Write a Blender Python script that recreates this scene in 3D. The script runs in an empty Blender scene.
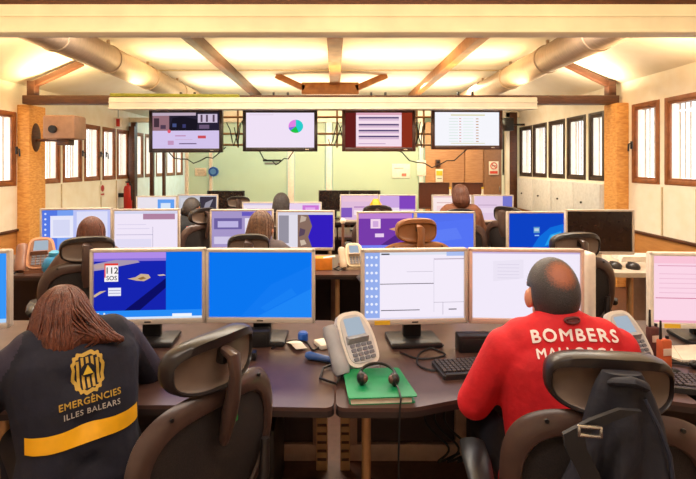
import bpy, bmesh, math, random
from mathutils import Vector as V, Matrix as M
from mathutils.bvhtree import BVHTree
random.seed(7)
S = bpy.context.scene
COL = S.collection
PI = math.pi
R = math.radians

# ---------------------------------------------------------------- materials
def lin(c):
    c = c / 255.0
    return c / 12.92 if c <= 0.04045 else ((c + 0.055) / 1.055) ** 2.4
def C(r, g, b): return (lin(r), lin(g), lin(b), 1.0)
MATS = {}
def mat(name, c, rough=0.5, metal=0.0, c2=None, scale=20.0, bump=0.0, bscale=120.0, stretch=None, spec=None, coat=0.0):
    if name in MATS: return MATS[name]
    m = bpy.data.materials.new(name); m.use_nodes = True
    nt = m.node_tree; N = nt.nodes; L = nt.links
    b = N['Principled BSDF']
    b.inputs['Roughness'].default_value = rough
    b.inputs['Metallic'].default_value = metal
    if spec is not None: b.inputs['Specular IOR Level'].default_value = spec
    if coat: b.inputs['Coat Weight'].default_value = coat; b.inputs['Coat Roughness'].default_value = 0.15
    if c2 is None: c2 = tuple(min(1, v * 0.86) for v in c[:3]) + (1,)
    tc = N.new('ShaderNodeTexCoord'); mp = N.new('ShaderNodeMapping'); L.new(tc.outputs['Object'], mp.inputs['Vector'])
    if stretch: mp.inputs['Scale'].default_value = stretch
    nz = N.new('ShaderNodeTexNoise'); nz.inputs['Scale'].default_value = scale; nz.inputs['Detail'].default_value = 4
    L.new(mp.outputs['Vector'], nz.inputs['Vector'])
    mx = N.new('ShaderNodeMix'); mx.data_type = 'RGBA'
    mx.inputs['A'].default_value = c; mx.inputs['B'].default_value = c2
    cr = N.new('ShaderNodeMapRange'); cr.inputs['From Min'].default_value = 0.35; cr.inputs['From Max'].default_value = 0.68
    L.new(nz.outputs['Fac'], cr.inputs['Value']); L.new(cr.outputs['Result'], mx.inputs['Factor'])
    L.new(mx.outputs['Result'], b.inputs['Base Color'])
    if bump:
        n2 = N.new('ShaderNodeTexNoise'); n2.inputs['Scale'].default_value = bscale; n2.inputs['Detail'].default_value = 3
        L.new(mp.outputs['Vector'], n2.inputs['Vector'])
        bp = N.new('ShaderNodeBump'); bp.inputs['Strength'].default_value = bump; bp.inputs['Distance'].default_value = 0.01
        L.new(n2.outputs['Fac'], bp.inputs['Height']); L.new(bp.outputs['Normal'], b.inputs['Normal'])
    MATS[name] = m
    return m
def emat(c, k=1.0):
    key = ('e', tuple(c), k)
    if key in MATS: return MATS[key]
    m = bpy.data.materials.new('screen_glow'); m.use_nodes = True
    nt = m.node_tree; nt.nodes.clear()
    e = nt.nodes.new('ShaderNodeEmission'); o = nt.nodes.new('ShaderNodeOutputMaterial')
    e.inputs['Color'].default_value = C(*c); e.inputs['Strength'].default_value = k
    nt.links.new(e.outputs[0], o.inputs['Surface'])
    MATS[key] = m
    return m
def glassmat(name, tint, gloss=0.12, rough=0.02, mixc=None, mixf=0.0):
    if name in MATS: return MATS[name]
    m = bpy.data.materials.new(name); m.use_nodes = True
    nt = m.node_tree; N = nt.nodes; L = nt.links; N.clear()
    t = N.new('ShaderNodeBsdfTransparent'); t.inputs['Color'].default_value = tint
    g = N.new('ShaderNodeBsdfGlossy'); g.inputs['Roughness'].default_value = rough
    mx = N.new('ShaderNodeMixShader'); mx.inputs[0].default_value = gloss
    L.new(t.outputs[0], mx.inputs[1]); L.new(g.outputs[0], mx.inputs[2])
    last = mx
    if mixf:
        d = N.new('ShaderNodeBsdfDiffuse'); d.inputs['Color'].default_value = mixc
        m2 = N.new('ShaderNodeMixShader'); m2.inputs[0].default_value = mixf
        L.new(mx.outputs[0], m2.inputs[1]); L.new(d.outputs[0], m2.inputs[2]); last = m2
    o = N.new('ShaderNodeOutputMaterial'); L.new(last.outputs[0], o.inputs['Surface'])
    MATS[name] = m
    return m

# ---------------------------------------------------------------- mesh helper
class MB:
    def __init__(s): s.bm = bmesh.new()
    def _done(s, mi):
        for f in s.bm.faces:
            if not f.tag: f.material_index = mi; f.tag = True
    def box(s, c, d, bev=0.0, rot=None, mi=0, seg=2):
        r = bmesh.ops.create_cube(s.bm, size=1.0); vs = r['verts']
        m = M.Translation(V(c)) @ (rot.to_4x4() if rot else M.Identity(4)) @ M.Diagonal((d[0], d[1], d[2], 1))
        bmesh.ops.transform(s.bm, matrix=m, verts=vs)
        if bev:
            es = list({e for v in vs for e in v.link_edges})
            bmesh.ops.bevel(s.bm, geom=es, offset=min(bev, min(d) * 0.49), segments=seg, affect='EDGES', profile=0.5)
        s._done(mi); return s
    def loft(s, loops, closed=True, caps=True, mi=0, ring=False):
        vl = [[s.bm.verts.new(p) for p in lp] for lp in loops]
        n = len(vl[0]); k = len(vl)
        for i in range(k if ring else k - 1):
            a, b = vl[i], vl[(i + 1) % k]
            for j in range(n if closed else n - 1):
                j2 = (j + 1) % n
                try: s.bm.faces.new((a[j], a[j2], b[j2], b[j]))
                except ValueError: pass
        if caps and closed and not ring:
            for lp, rv in ((vl[0], True), (vl[-1], False)):
                try: s.bm.faces.new(lp[::-1] if rv else lp)
                except ValueError: pass
        s._done(mi); return s
    def tube(s, pts, r, n=8, closed=False, mi=0, flat=1.0):
        pts = [V(p) for p in pts]; k = len(pts)
        rs = r if isinstance(r, (list, tuple)) else [r] * k
        loops = []; prev = None
        for i in range(k):
            a = pts[i - 1] if (i > 0 or closed) else pts[i]
            b = pts[(i + 1) % k] if (i < k - 1 or closed) else pts[i]
            t = (b - a).normalized()
            if prev is None:
                u = t.orthogonal().normalized() if abs(t.z) > 0.95 else t.cross(V((0, 0, 1))).normalized()
            else:
                u = (prev - t * prev.dot(t)); u = u.normalized() if u.length > 1e-6 else t.orthogonal().normalized()
            prev = u; w = t.cross(u)
            loops.append([pts[i] + rs[i] * (math.cos(2 * PI * j / n) * u + flat * math.sin(2 * PI * j / n) * w) for j in range(n)])
        return s.loft(loops, ring=closed, mi=mi)
    def cyl(s, p0, p1, r0, r1=None, n=16, mi=0): return s.tube([p0, p1], [r0, r0 if r1 is None else r1], n=n, mi=mi)
    def lathe(s, prof, n=20, c=(0, 0, 0), mi=0):
        return s.loft([[(c[0] + r * math.cos(2 * PI * j / n), c[1] + r * math.sin(2 * PI * j / n), c[2] + z) for j in range(n)] for r, z in prof], mi=mi)
    def sph(s, c, r, n=14, mi=0, rot=None):
        if not isinstance(r, (tuple, list)): r = (r, r, r)
        q = bmesh.ops.create_uvsphere(s.bm, u_segments=n, v_segments=max(6, n // 2 + 2), radius=1.0)
        m = M.Translation(V(c)) @ (rot.to_4x4() if rot else M.Identity(4)) @ M.Diagonal((r[0], r[1], r[2], 1))
        bmesh.ops.transform(s.bm, matrix=m, verts=q['verts'])
        s._done(mi); return s
    def prism(s, poly, z0, z1, m=None, mi=0):
        lo = [V((x, y, z0)) for x, y in poly]; hi = [V((x, y, z1)) for x, y in poly]
        if m: lo = [m @ p for p in lo]; hi = [m @ p for p in hi]
        return s.loft([lo, hi], mi=mi)
    def poly(s, pts, mi=0):
        s.bm.faces.new([s.bm.verts.new(p) for p in pts]); s._done(mi); return s
    def mesh(s, me, m=None, mi=0):
        b2 = bmesh.new(); b2.from_mesh(me)
        if m: bmesh.ops.transform(b2, matrix=m, verts=b2.verts)
        tmp = bpy.data.meshes.new('tmp'); b2.to_mesh(tmp); b2.free()
        s.bm.from_mesh(tmp); bpy.data.meshes.remove(tmp)
        for f in s.bm.faces:
            if not f.tag: f.material_index = mi; f.tag = True
        return s
    def xf(s, m): bmesh.ops.transform(s.bm, matrix=m, verts=s.bm.verts); return s
    def build(s, name, mats, parent=None, angle=40, normals=True):
        if normals: bmesh.ops.recalc_face_normals(s.bm, faces=s.bm.faces)
        me = bpy.data.meshes.new(name); s.bm.to_mesh(me); s.bm.free()
        for p in me.polygons: p.use_smooth = True
        me.set_sharp_from_angle(angle=R(angle))
        if not isinstance(mats, (list, tuple)): mats = [mats]
        for m in mats: me.materials.append(m)
        o = bpy.data.objects.new(name, me); COL.objects.link(o)
        if parent: o.parent = parent
        return o

def tag(o, label, cat=None, group=None):
    o['label'] = label
    if cat: o['category'] = cat
    if group: o['group'] = group
    return o
def thing(name, label, cat, loc=(0, 0, 0), rz=0.0, group=None):
    o = bpy.data.objects.new(name, None); COL.objects.link(o); o.empty_display_size = 0.1
    o.location = loc; o.rotation_euler = (0, 0, rz)
    return tag(o, label, cat, group)
def struct(o): o['kind'] = 'structure'; return o
def dup(root, loc, rz, label, group=None, lift=0.0, fixed=()):
    r = root.copy(); COL.objects.link(r); r.location = loc; r.rotation_euler = (0, 0, rz); r['label'] = label
    if group: r['group'] = group
    for ch in list(root.children):
        c = ch.copy(); COL.objects.link(c); c.parent = r
        if lift and ch.name.split('.')[0] not in fixed: c.location.z += lift
        for g in list(ch.children):
            d = g.copy(); COL.objects.link(d); d.parent = c
    return r
def textmesh(t, size=1.0, bold=0.0, space=1.0, align='CENTER'):
    cu = bpy.data.curves.new('t', 'FONT'); cu.body = t; cu.size = size; cu.align_x = align; cu.align_y = 'CENTER'
    cu.offset = bold; cu.space_character = space; cu.resolution_u = 3
    ob = bpy.data.objects.new('t', cu); COL.objects.link(ob)
    dg = bpy.context.evaluated_depsgraph_get(); dg.update()
    me = bpy.data.meshes.new_from_object(ob.evaluated_get(dg))
    bpy.data.objects.remove(ob); bpy.data.curves.remove(cu)
    return me

# ---------------------------------------------------------------- camera   (px = 335 + 475 X/Y ; py = 165 - 475 (Z-1.6)/Y)
cam = bpy.data.cameras.new('camera'); co = bpy.data.objects.new('camera', cam); COL.objects.link(co)
co.location = (0, 0, 1.6); co.rotation_euler = (PI / 2, 0, 0)
cam.sensor_width = 36; cam.lens = 475 / 696 * 36; cam.shift_x = 13 / 696; cam.shift_y = -74.5 / 696; cam.clip_start = 0.05
S.camera = co

# ---------------------------------------------------------------- palette
wall_m = mat('white_wall_paint', C(248, 241, 226), 0.7, scale=6, c2=C(242, 232, 212), bump=0.08)
ceil_m = mat('cream_ceiling_board', C(244, 236, 220), 0.75, scale=3, c2=C(238, 228, 208))
dado_m = mat('ochre_dado_board', C(206, 146, 82), 0.6, scale=5, c2=C(190, 128, 68), stretch=(1, 1, 6))
brown_m = mat('dark_brown_timber', C(92, 52, 30), 0.5, scale=8, c2=C(70, 38, 22), stretch=(1, 1, 8))
tan_m = mat('tan_timber', C(176, 112, 56), 0.5, scale=8, c2=C(150, 90, 44))
winfr_m = mat('brown_window_frame', C(156, 94, 52), 0.45, scale=12, c2=C(132, 76, 40))
dwin_m = mat('dark_window_frame', C(58, 42, 34), 0.4, scale=12)
floor_m = mat('brown_floor', C(92, 58, 46), 0.45, scale=30, c2=C(76, 46, 36), bump=0.05)
stone_m = mat('ochre_brick_column', C(236, 176, 98), 0.75, scale=16, c2=C(212, 142, 70), bump=0.5, bscale=30, stretch=(1, 1, 3))
cream_m = mat('cream_casing', C(242, 232, 210), 0.5, scale=4)
steel_m = mat('galvanised_duct', C(186, 160, 136), 0.5, 0.45, scale=10, c2=C(170, 150, 128), stretch=(1, 6, 1))
desk_m = mat('dark_brown_laminate', C(84, 60, 54), 0.32, scale=14, c2=C(74, 52, 46))
deskedge_m = mat('black_edge_band', C(50, 38, 36), 0.4)
desk2_m = mat('reflection_pale_laminate', C(206, 190, 172), 0.4, scale=14)  # on the rounded desk end, bright reflection is put into this colour
legm = mat('tan_metal_leg', C(214, 168, 120), 0.35, 0.4)
frame_m = mat('taupe_metal_frame', C(178, 146, 128), 0.45, 0.2)
black_m = mat('black_plastic', C(26, 23, 24), 0.4)
dark_m = mat('dark_cable', C(20, 18, 20), 0.5)
silver_m = mat('silver_grey_bezel', C(204, 190, 178), 0.4, 0.15, c2=C(198, 184, 172))
white_m = mat('white_plastic', C(236, 226, 214), 0.4)
chrome_m = mat('brushed_metal', C(190, 186, 182), 0.25, 0.9)
phone_m = mat('grey_phone_plastic', C(164, 164, 170), 0.4)
phonew_m = mat('pale_phone_rim', C(226, 220, 212), 0.4)
paper_m = mat('paper', C(240, 228, 208), 0.8)
red_m = mat('red_paint', C(190, 30, 24), 0.35)
orange_m = mat('orange_card', C(236, 140, 40), 0.6)
yellow_m = mat('yellow_plastic', C(236, 190, 50), 0.5)
blue_m = mat('blue_plastic', C(30, 90, 190), 0.35)
skin_m = mat('skin', C(206, 140, 110), 0.5, scale=30, c2=C(196, 126, 98))

# ---------------------------------------------------------------- the room
XL, XR, EV, CH = -4.3, 3.85, 2.7, 3.1
YN, YB, YE = -1.2, 9.95, 13.6
struct(MB().box(((XL + XR) / 2, (YN + YE) / 2, -0.05), (XR - XL + 0.6, YE - YN, 0.1)).build('floor', floor_m))
wn = [0]
def window(side, y0, y1, z0, z1, fm, handle=None):
    wn[0] += 1
    x = XL if side < 0 else XR
    nm = 'window_%d' % wn[0]
    yc, zc, w, h = (y0 + y1) / 2, (z0 + z1) / 2, y1 - y0, z1 - z0
    xi = x + (-side) * 0.0
    b = MB(); fw = 0.058; dep = 0.05; xc = x + side * 0.012
    for yy in (y0 + fw / 2, y1 - fw / 2): b.box((xc, yy, zc), (dep, fw, h), 0.008)
    for zz in (z0 + fw / 2, z1 - fw / 2): b.box((xc, yc, zz), (dep, w - 2 * fw, fw), 0.008)
    s2 = 0.02
    for yy in (y0 + fw + s2 / 2, y1 - fw - s2 / 2): b.box((xc + side * 0.0, yy, zc), (0.03, s2, h - 2 * fw), 0.004)
    for zz in (z0 + fw + s2 / 2, z1 - fw - s2 / 2): b.box((xc, yc, zz), (0.03, w - 2 * fw - 2 * s2, s2), 0.004)
    o = struct(b.build(nm, fm))
    g = MB().box((xc, yc, zc), (0.008, w - 2 * fw - 2 * s2 + .01, h - 2 * fw - 2 * s2 + .01)).build('pane', glassmat('window_glass', (0.97, 0.98, 1, 1), 0.08), o)
    b = MB(); n = max(3, int((w - .16) / .075)); wi = w - 2 * fw - 2 * s2 - .02
    for k in range(n): b.box((x + side * .085, yc - wi / 2 + wi * (k + .5) / n, zc), (.003, wi / n * .26, h - .16), rot=M.Rotation(R(22 * side), 3, 'Z'))
    b.box((x + side * .085, yc, zc + h / 2 - .07), (.03, wi, .02)); b.build('blind', mat('pale_blind', C(236, 228, 222), .8), o)
    if handle is not None:
        hy = y0 + fw * 0.9 if handle < 0 else y1 - fw * 0.9
        MB().box((x - side * 0.045, hy, zc - 0.02), (0.02, 0.03, 0.1), 0.005).tube([(x - side * 0.05, hy, zc), (x - side * 0.08, hy, zc - .005), (x - side * 0.085, hy, zc - .1)], 0.011).build('handle', black_m, o)
    return o
def side_wall(side, name, wins, z0, z1, zd):
    x = (XL if side < 0 else XR) + side * 0.1
    b = MB(); t = 0.2
    b.box((x, (YN + YE) / 2, (zd + z0) / 2), (t, YE - YN, z0 - zd))
    b.box((x, (YN + YE) / 2, (z1 + EV + .1) / 2), (t, YE - YN, EV + .1 - z1))
    ys = [YN] + [v for w in sorted(wins) for v in w[:2]] + [YE]
    for i in range(0, len(ys), 2):
        if ys[i + 1] - ys[i] > 0.001: b.box((x, (ys[i] + ys[i + 1]) / 2, (z0 + z1) / 2), (t, ys[i + 1] - ys[i], z1 - z0))
    struct(b.build(name, wall_m))
    struct(MB().box((x - side * 0.0, (YN + YE) / 2, zd / 2), (t - 0.02, YE - YN, zd)).build('trim_%d' % (1 if side < 0 else 2), dado_m))
    struct(MB().box((x - side * 0.112, (YN + YE) / 2, zd), (0.03, YE - YN, 0.035), 0.005).build('trim_%d' % (3 if side < 0 else 4), brown_m))
RW = [(3.0, 3.75), (3.85, 4.6), (4.72, 5.54), (5.63, 6.15), (6.77, 7.2), (7.29, 7.88), (7.95, 8.55), (8.63, 9.24), (9.28, 9.89), (10.3, 10.9), (11.0, 11.6)]
LW = [(3.0, 3.9), (4.0, 4.7), (4.8, 5.5), (5.6, 6.40), (6.95, 7.43), (7.5, 8.07), (8.14, 8.69), (8.78, 9.3), (9.36, 9.9), (10.15, 10.65), (10.75, 11.3), (11.4, 12.0), (12.1, 12.75), (12.85, 13.4)]
side_wall(1, 'wall_right', RW, 1.37, 2.38, 0.75)
side_wall(-1, 'wall_left', LW, 1.32, 2.31, 0.72)
for i, w in enumerate(RW): window(1, w[0], w[1], 1.37, 2.38, winfr_m if w[0] < 6.5 else dwin_m, 1 if i == 3 else (-1 if i == 2 else None))
for i, w in enumerate(LW): window(-1, w[0], w[1], 1.32, 2.31, winfr_m, {3: 1, 5: 1, 6: 1, 7: -1}.get(i))
for k, y in enumerate((5.05, 5.585, 4.66)):   # panel joints under the right windows
    struct(MB().box((XR - 0.006, y, 1.05), (0.012, 0.02, 0.58)).build('trim_%d' % (10 + k), mat('panel_joint', C(206, 186, 152), 0.7)))
for k, y in enumerate((7.46, 8.72, 9.33)):
    struct(MB().box((XL + 0.006, y, 1.02), (0.012, 0.02, 0.56)).build('trim_%d' % (14 + k), mat('panel_joint', C(206, 186, 152), 0.7)))
# back wall of the room beyond the glass
struct(MB().box(((XL + XR) / 2, YE + 0.1, 1.6), (XR - XL + 0.4, 0.2, 3.4)).build('wall_back', mat('pale_green_wall', C(186, 206, 192), 0.7, scale=4)))
struct(MB().box(((XL + XR) / 2, YN - 0.1, 1.6), (XR - XL + 0.4, 0.2, 3.4)).build('wall_front', wall_m))
# ceiling: flat middle with sloped flanks
prof = [(XL - 0.2, EV), (XL, EV), (-3.3, CH), (2.9, CH), (XR, EV), (XR + .2, EV), (XR + .2, CH + .12), (XL - .2, CH + .12)]
mx = M(((1, 0, 0, 0), (0, 0, 1, 0), (0, 1, 0, 0), (0, 0, 0, 1)))
struct(MB().prism(prof, YN, YE, mx).build('ceiling', ceil_m))
tn = [20]
def trim(b, m):
    tn[0] += 1
    return struct(b.build('trim_%d' % tn[0], m))
# ceiling joints
for y in (7.5, 5.4, 3.3): trim(MB().box((-0.2, y, CH - 0.008), (6.2, 0.03, 0.018)), mat('joint_strip', C(214, 196, 160), 0.6))
# ridge beam and purlins
trim(MB().box((0.0, 6.0, CH - 0.09), (0.17, 8.0, 0.18), 0.01), tan_m)
trim(MB().box((-1.6, 6.0, CH - 0.07), (0.11, 8.0, 0.14), 0.008), brown_m)
trim(MB().box((1.6, 6.0, CH - 0.07), (0.12, 8.0, 0.14), 0.008), tan_m)
# trusses : far (columns) and near (crosses the top of the picture)
trim(MB().box((-0.19, 6.42, 2.475), (7.98, 0.16, 0.115), 0.008), brown_m)
trim(MB().box((-0.22, 2.82, 2.555), (8.1, 0.16, 0.12), 0.008), brown_m)
for sx, x0, x1 in ((-1, -4.08, -3.42), (1, 3.72, 3.1)):
    b = MB().box((x0, 6.42, 2.63), (0.1, 0.12, 0.2), 0.006)
    d = V((x1 - x0, 0, 0.30)); c = V(((x0 + x1) / 2, 6.42, 2.83))
    b.box(c, (d.length, 0.09, 0.075), 0.006, rot=M.Rotation(-math.atan2(d.z, d.x), 3, 'Y'))
    trim(b, brown_m)
# king-post gusset with two raking struts
b = MB().box((-0.08, 7.9, 2.87), (0.95, 0.1, 0.2), 0.01)
for x0, x1 in ((-0.5, -0.98), (0.34, 0.86)):
    d = V((x1 - x0, 0, 0.22)); c = V(((x0 + x1) / 2, 7.9, 2.98))
    b.box(c, (d.length, 0.1, 0.1), 0.008, rot=M.Rotation(-math.atan2(d.z, d.x), 3, 'Y'))
trim(b, tan_m)
# cream casings under the trusses
def casing(x0, x1, y0, z0, z1, dep):
    b = MB().box(((x0 + x1) / 2, y0 + dep / 2, (z0 + z1) / 2), (x1 - x0, dep, z1 - z0), 0.015)
    b.box(((x0 + x1) / 2, y0 - 0.004, z0 + (z1 - z0) * 0.58), (x1 - x0, 0.012, 0.012), 0.003)
    b.box(((x0 + x1) / 2, y0 - 0.008, z0 + 0.012), (x1 - x0, 0.02, 0.02), 0.004)
    return b
trim(casing(XL, XR, 2.66, 2.336, 2.505, 0.10), cream_m)
trim(casing(-2.93, 2.62, 6.14, 2.32, 2.478, 0.12), cream_m)
# columns against the side walls
struct(MB().box((-4.215, 6.6, 1.208), (0.17, 0.36, 2.416), 0.01).build('trim_1001', stone_m))
struct(MB().box((3.77, 6.37, 1.208), (0.16, 0.30, 2.416), 0.01).build('trim_1002', stone_m))

# glass partition at the back
def px(x, Y): return (x - 335) * Y / 475
def pz(y, Y): return 1.6 - (y - 165) * Y / 475
wp = thing('glass_partition', 'greenish glazed partition with pale posts across the back of the room', 'partition', (0, YB, 0))
for x, w, m in ((134, 0.11, brown_m), (152, 0.07, brown_m), (164, .05, brown_m), (187, 0.07, white_m), (211, 0.06, white_m), (291, 0.13, white_m), (329, 0.12, white_m), (421, 0.08, white_m)):
    MB().box((px(x, YB), 0, 1.25), (w, 0.09, 2.5), 0.006).build('post', m, wp)
MB().box(((XL + 1.84) / 2, 0, 2.54), (1.84 - XL, 0.1, 0.1), 0.006).build('top_rail', cream_m, wp)
trim(MB().box((px(507.5, YB), YB, 1.35), (0.11, 0.09, 2.7), 0.006), cream_m)
trim(MB().box((0, YB, 2.66), (7.7, 0.09, 0.14), 0.006), cream_m)
gm = glassmat('green_glass', (0.86, 0.95, 0.88, 1), 0.06, 0.05, (0.78, 0.84, 0.66, 1), 0.4)
for x0, x1 in ((189, 209), (213, 287), (295, 325), (333, 418)):
    MB().box(((px(x0, YB) + px(x1, YB)) / 2, 0, 1.3), (px(x1, YB) - px(x0, YB), 0.012, 2.4)).build('pane', gm, wp)
wc = thing('tall_cupboard', 'tan wooden tall cupboard doors right of the glass partition', 'cupboard', (0, YB - 0.05, 0))
cup = mat('tan_cupboard', C(190, 140, 96), 0.5, scale=6, c2=C(172, 120, 80), stretch=(1, 1, 8))
MB().box((px(464, YB), 0.12, 1.25), (1.56, 0.16, 2.5)).build('carcass', cup, wc)
for x0, x1 in ((425, 463.4), (464.6, 482.4), (483.6, 501)):
    d = MB().box(((px(x0, YB) + px(x1, YB)) / 2, 0.02, 1.25), (px(x1, YB) - px(x0, YB), 0.03, 2.44), 0.006).build('door', cup if x0 < 480 else mat('brown_cupboard', C(150, 108, 78), .5), wc)
    MB().box((px(x1, YB) - 0.05, -0.01, 1.1), (0.015, 0.02, 0.12), 0.004).build('handle', chrome_m, d)
trim(MB().box((3.72, YB, 1.35), (0.16, 0.1, 2.7), 0.006), brown_m)
trim(MB().box((-4.2, YB - 0.1, 1.2), (0.12, 0.1, 2.4), 0.006), brown_m)
# white low cabinets below the back right windows
cb = thing('wall_cabinet', 'row of white cupboards below the dark framed windows on the right wall', 'cabinet', (XR - 0.06, 0, 0))
MB().box((0.03, 8.3, 1.02), (0.06, 3.1, 0.62), 0.004).build('body', mat('pale_blue_white', C(222, 222, 222), 0.5), cb)
for k, y in enumerate((7.15, 7.92, 8.69, 9.46)):
    d = MB().box((-0.008, y, 1.02), (0.016, 0.755, 0.6), 0.004).build('door', MATS['pale_blue_white'], cb)
    MB().sph((-0.03, y + 0.12, 1.03), 0.016).build('knob', black_m, d)

# ---------------------------------------------------------------- ducts, pipes, projector, wall things
for sx, x, lab in ((-1, -2.72, 'round metal ventilation duct under the left ceiling slope'), (1, 2.55, 'round metal ventilation duct under the right ceiling slope')):
    dt = thing('ventilation_duct', lab, 'duct', (x, 6.2, 2.87))
    MB().cyl((0, -3.2, 0), (0, 3.6, 0), 0.165, n=28).build('pipe', steel_m, dt)
    for y in (-1.6, -0.5, 0.7, 2.0):
        MB().cyl((0, y - 0.015, 0), (0, y + 0.015, 0), 0.175, n=28).build('joint_ring', steel_m, dt)
        b = MB().box((0, y, 0.19), (0.03, 0.03, 0.1)); b.build('hanger', steel_m, dt)
    MB().box((-0.2 * -sx * -1 if False else sx * 0.2, 0, 0.12), (0.04, 6.6, 0.04), 0.004).build('side_rail', brown_m, dt)
tag(MB().cyl((-2.93, 6.2, 2.515), (-1.25, 6.2, 2.5), 0.022, n=14).build('lit_strip_tube', mat('lime_light_colour', C(150, 150, 40), 0.6)), 'yellow green tube in place of a lit strip on top of the left cream casing', 'tube')  # lime coloured tube stands in for a lit strip along the casing

pj = thing('projector', 'boxy beige projector on a bracket fixed to the left column', 'projector', (0, 6.2, 0))
pm = mat('beige_projector', C(170, 130, 104), 0.45)
MB().box((-3.56, 0.06, 2.09), (0.42, 0.30, 0.31), 0.03).build('housing', pm, pj)
MB().cyl((-3.62, -0.13, 2.06), (-3.62, -0.1, 2.06), 0.05).build('lens', black_m, pj)
MB().box((-3.55, 0.06, 1.90), (0.16, 0.14, 0.08), 0.01).build('mount_plate', brown_m, pj)
MB().tube([(-4.13, 0.36, 1.94), (-3.85, 0.25, 1.94), (-3.6, 0.08, 1.92)], 0.02).build('arm', brown_m, pj)
MB().sph((-4.13, 0.36, 1.98), (0.03, 0.1, 0.2), 16).build('wall_plate', brown_m, pj)

ex = thing('fire_extinguisher', 'red fire extinguisher on the left wall by the back post', 'extinguisher', (-4.12, 9.45, 0.0))
MB().lathe([(0.001, .68), (.07, .68), (.078, .72), (.078, 1.12), (.06, 1.18), (.025, 1.2), (.025, 1.24), (.001, 1.24)]).build('cylinder', red_m, ex)
MB().box((0, 0, 1.26), (.09, .03, .03), .005).tube([(0.03, 0, 1.25), (.08, -.02, 1.2), (.09, -.02, .9)], .012).build('valve_hose', black_m, ex)
MB().box((-.125, 0, 1.0), (.12, .05, .08), .005).build('wall_bracket', black_m, ex)
def sign(name, label, cat, cx, cz, w, h, Y, base, texts=(), shapes=None, face='y'):
    t = thing(name, label, cat, (cx, Y, cz))
    MB().box((0, 0, 0), (w, 0.012, h), 0.002).build('board', base, t)
    if shapes: shapes(t)
    return t
def onwall(rows, par, y=-0.0075):
    for (u, v, w, h, m) in rows:
        MB().box((u, y, v), (w, 0.003, h)).build('print', m, par)
s1 = sign('notice_sheet', 'white paper notice taped to the left glass pane', 'notice', px(201, YB), pz(172, YB), .24, .17, YB - .0125, paper_m)
onwall([(0, .04, .16, .012, mat('ink', C(120, 120, 120), .8)), (0, 0, .17, .01, MATS['ink']), (0, -.04, .12, .01, MATS['ink'])], s1)
s2 = sign('notice_sheet', 'wide paper notice with a pink mark on the glass behind the lectern pair of dark screens', 'notice', px(401, YB), pz(171, YB), .38, .3, YB - .0125, mat('pale_paper', C(238, 232, 214), .8))
onwall([(.06, -.08, .1, .06, mat('pink_print', C(220, 120, 100), .8)), (-.05, .06, .2, .012, MATS['ink'])], s2)
s2['label'] = 'wide paper notice with a pink mark on the right glass pane'
s3 = sign('notice_sheet', 'plain narrow paper sheet between the pink marked notice and the yellow sign', 'notice', px(421, YB), pz(168, YB), .19, .32, YB - .052, MATS['pale_paper'])
s4 = sign('small_sign', 'small yellow and white sign on the cupboard door', 'sign', px(438.5, YB), pz(175.5, YB), .15, .27, YB - .075, paper_m)
onwall([(0, .05, .13, .1, yellow_m), (0, -.06, .1, .015, MATS['ink'])], s4)
s5 = thing('intercom', 'small brown wall box above the yellow sign', 'intercom', (px(437, YB), YB - .085, pz(163.5, YB)))
MB().box((0, 0, 0), (.1, .04, .16), .008).build('case', brown_m, s5); MB().box((0, -.022, .03), (.06, .006, .05), .002).build('grille', black_m, s5)
s6 = sign('no_smoking_sign', 'white no smoking sign with a red lower band on the right cupboard door', 'sign', px(492.5, YB), pz(168, YB), .2, .28, YB - .075, paper_m)
b = MB().tube([(.065 * math.cos(a), -.009, .045 + .065 * math.sin(a)) for a in [2 * PI * k / 24 for k in range(24)]], .009, closed=True)
b.box((0, -.009, .045), (.12, .006, .014), rot=M.Rotation(R(45), 3, 'Y')); b.build('prohibition_ring', mat('sign_red', C(206, 70, 50), .6), s6)
MB().box((0, -.0085, .045), (.08, .004, .014)).build('cigarette', black_m, s6)
onwall([(0, -.09, .16, .055, MATS['sign_red'])], s6)
s7 = thing('exit_sign', 'small red and white hanging sign on the left wall near the back post', 'sign', (-4.2, 9.2, 2.42))
MB().box((0, 0, 0), (.16, .012, .2), .003).build('board', white_m, s7); onwall([(0, .0, .07, .15, red_m)], s7)
MB().cyl((0, 0, .1), (0, 0, .28), .005).build('cord', black_m, s7)
s8 = thing('wall_sticker', 'small red and white sticker low on the left wall panel', 'sticker', (XL + .012, 8.75, 1.13))
MB().box((0, 0, 0), (.01, .16, .22), .002).build('sheet', paper_m, s8); MB().cyl((.005, 0, .04), (.008, 0, .04), .06).box((.006, 0, -.07), (.004, .12, .03)).build('print', red_m, s8)
s9 = thing('wall_disc', 'round blue disc fixed on the glass partition post', 'disc', (px(214.5, YB), YB - .08, pz(171.5, YB)))
MB().cyl((0, .035, 0), (0, -.03, 0), .1, n=24).build('disc', blue_m, s9); MB().cyl((0, -.03, 0), (0, -.036, 0), .06, n=24).build('face', mat('light_blue', C(90, 150, 220), .5), s9)
s10 = thing('notice_strip', 'dark narrow notice strip on the teal glass below the pie chart screen', 'sign', (px(272, YB), YB - .0125, pz(160.5, YB)))
MB().box((0, 0, 0), (.38, .012, .04), .002).build('board', black_m, s10); onwall([(0, -.06, .3, .04, MATS['ink'])], s10)
s11 = thing('speaker', 'small black speaker high beside the right end of the hanging screens', 'speaker', (3.5, 9.6, 2.42))
MB().box((0, 0, 0), (.18, .16, .26), .015).build('cabinet', black_m, s11); MB().cyl((0, -.08, 0), (0, -.088, 0), .06).build('cone', dark_m, s11); MB().box((.21, .05, 0), (.29, .04, .04)).build('bracket', black_m, s11)

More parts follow.
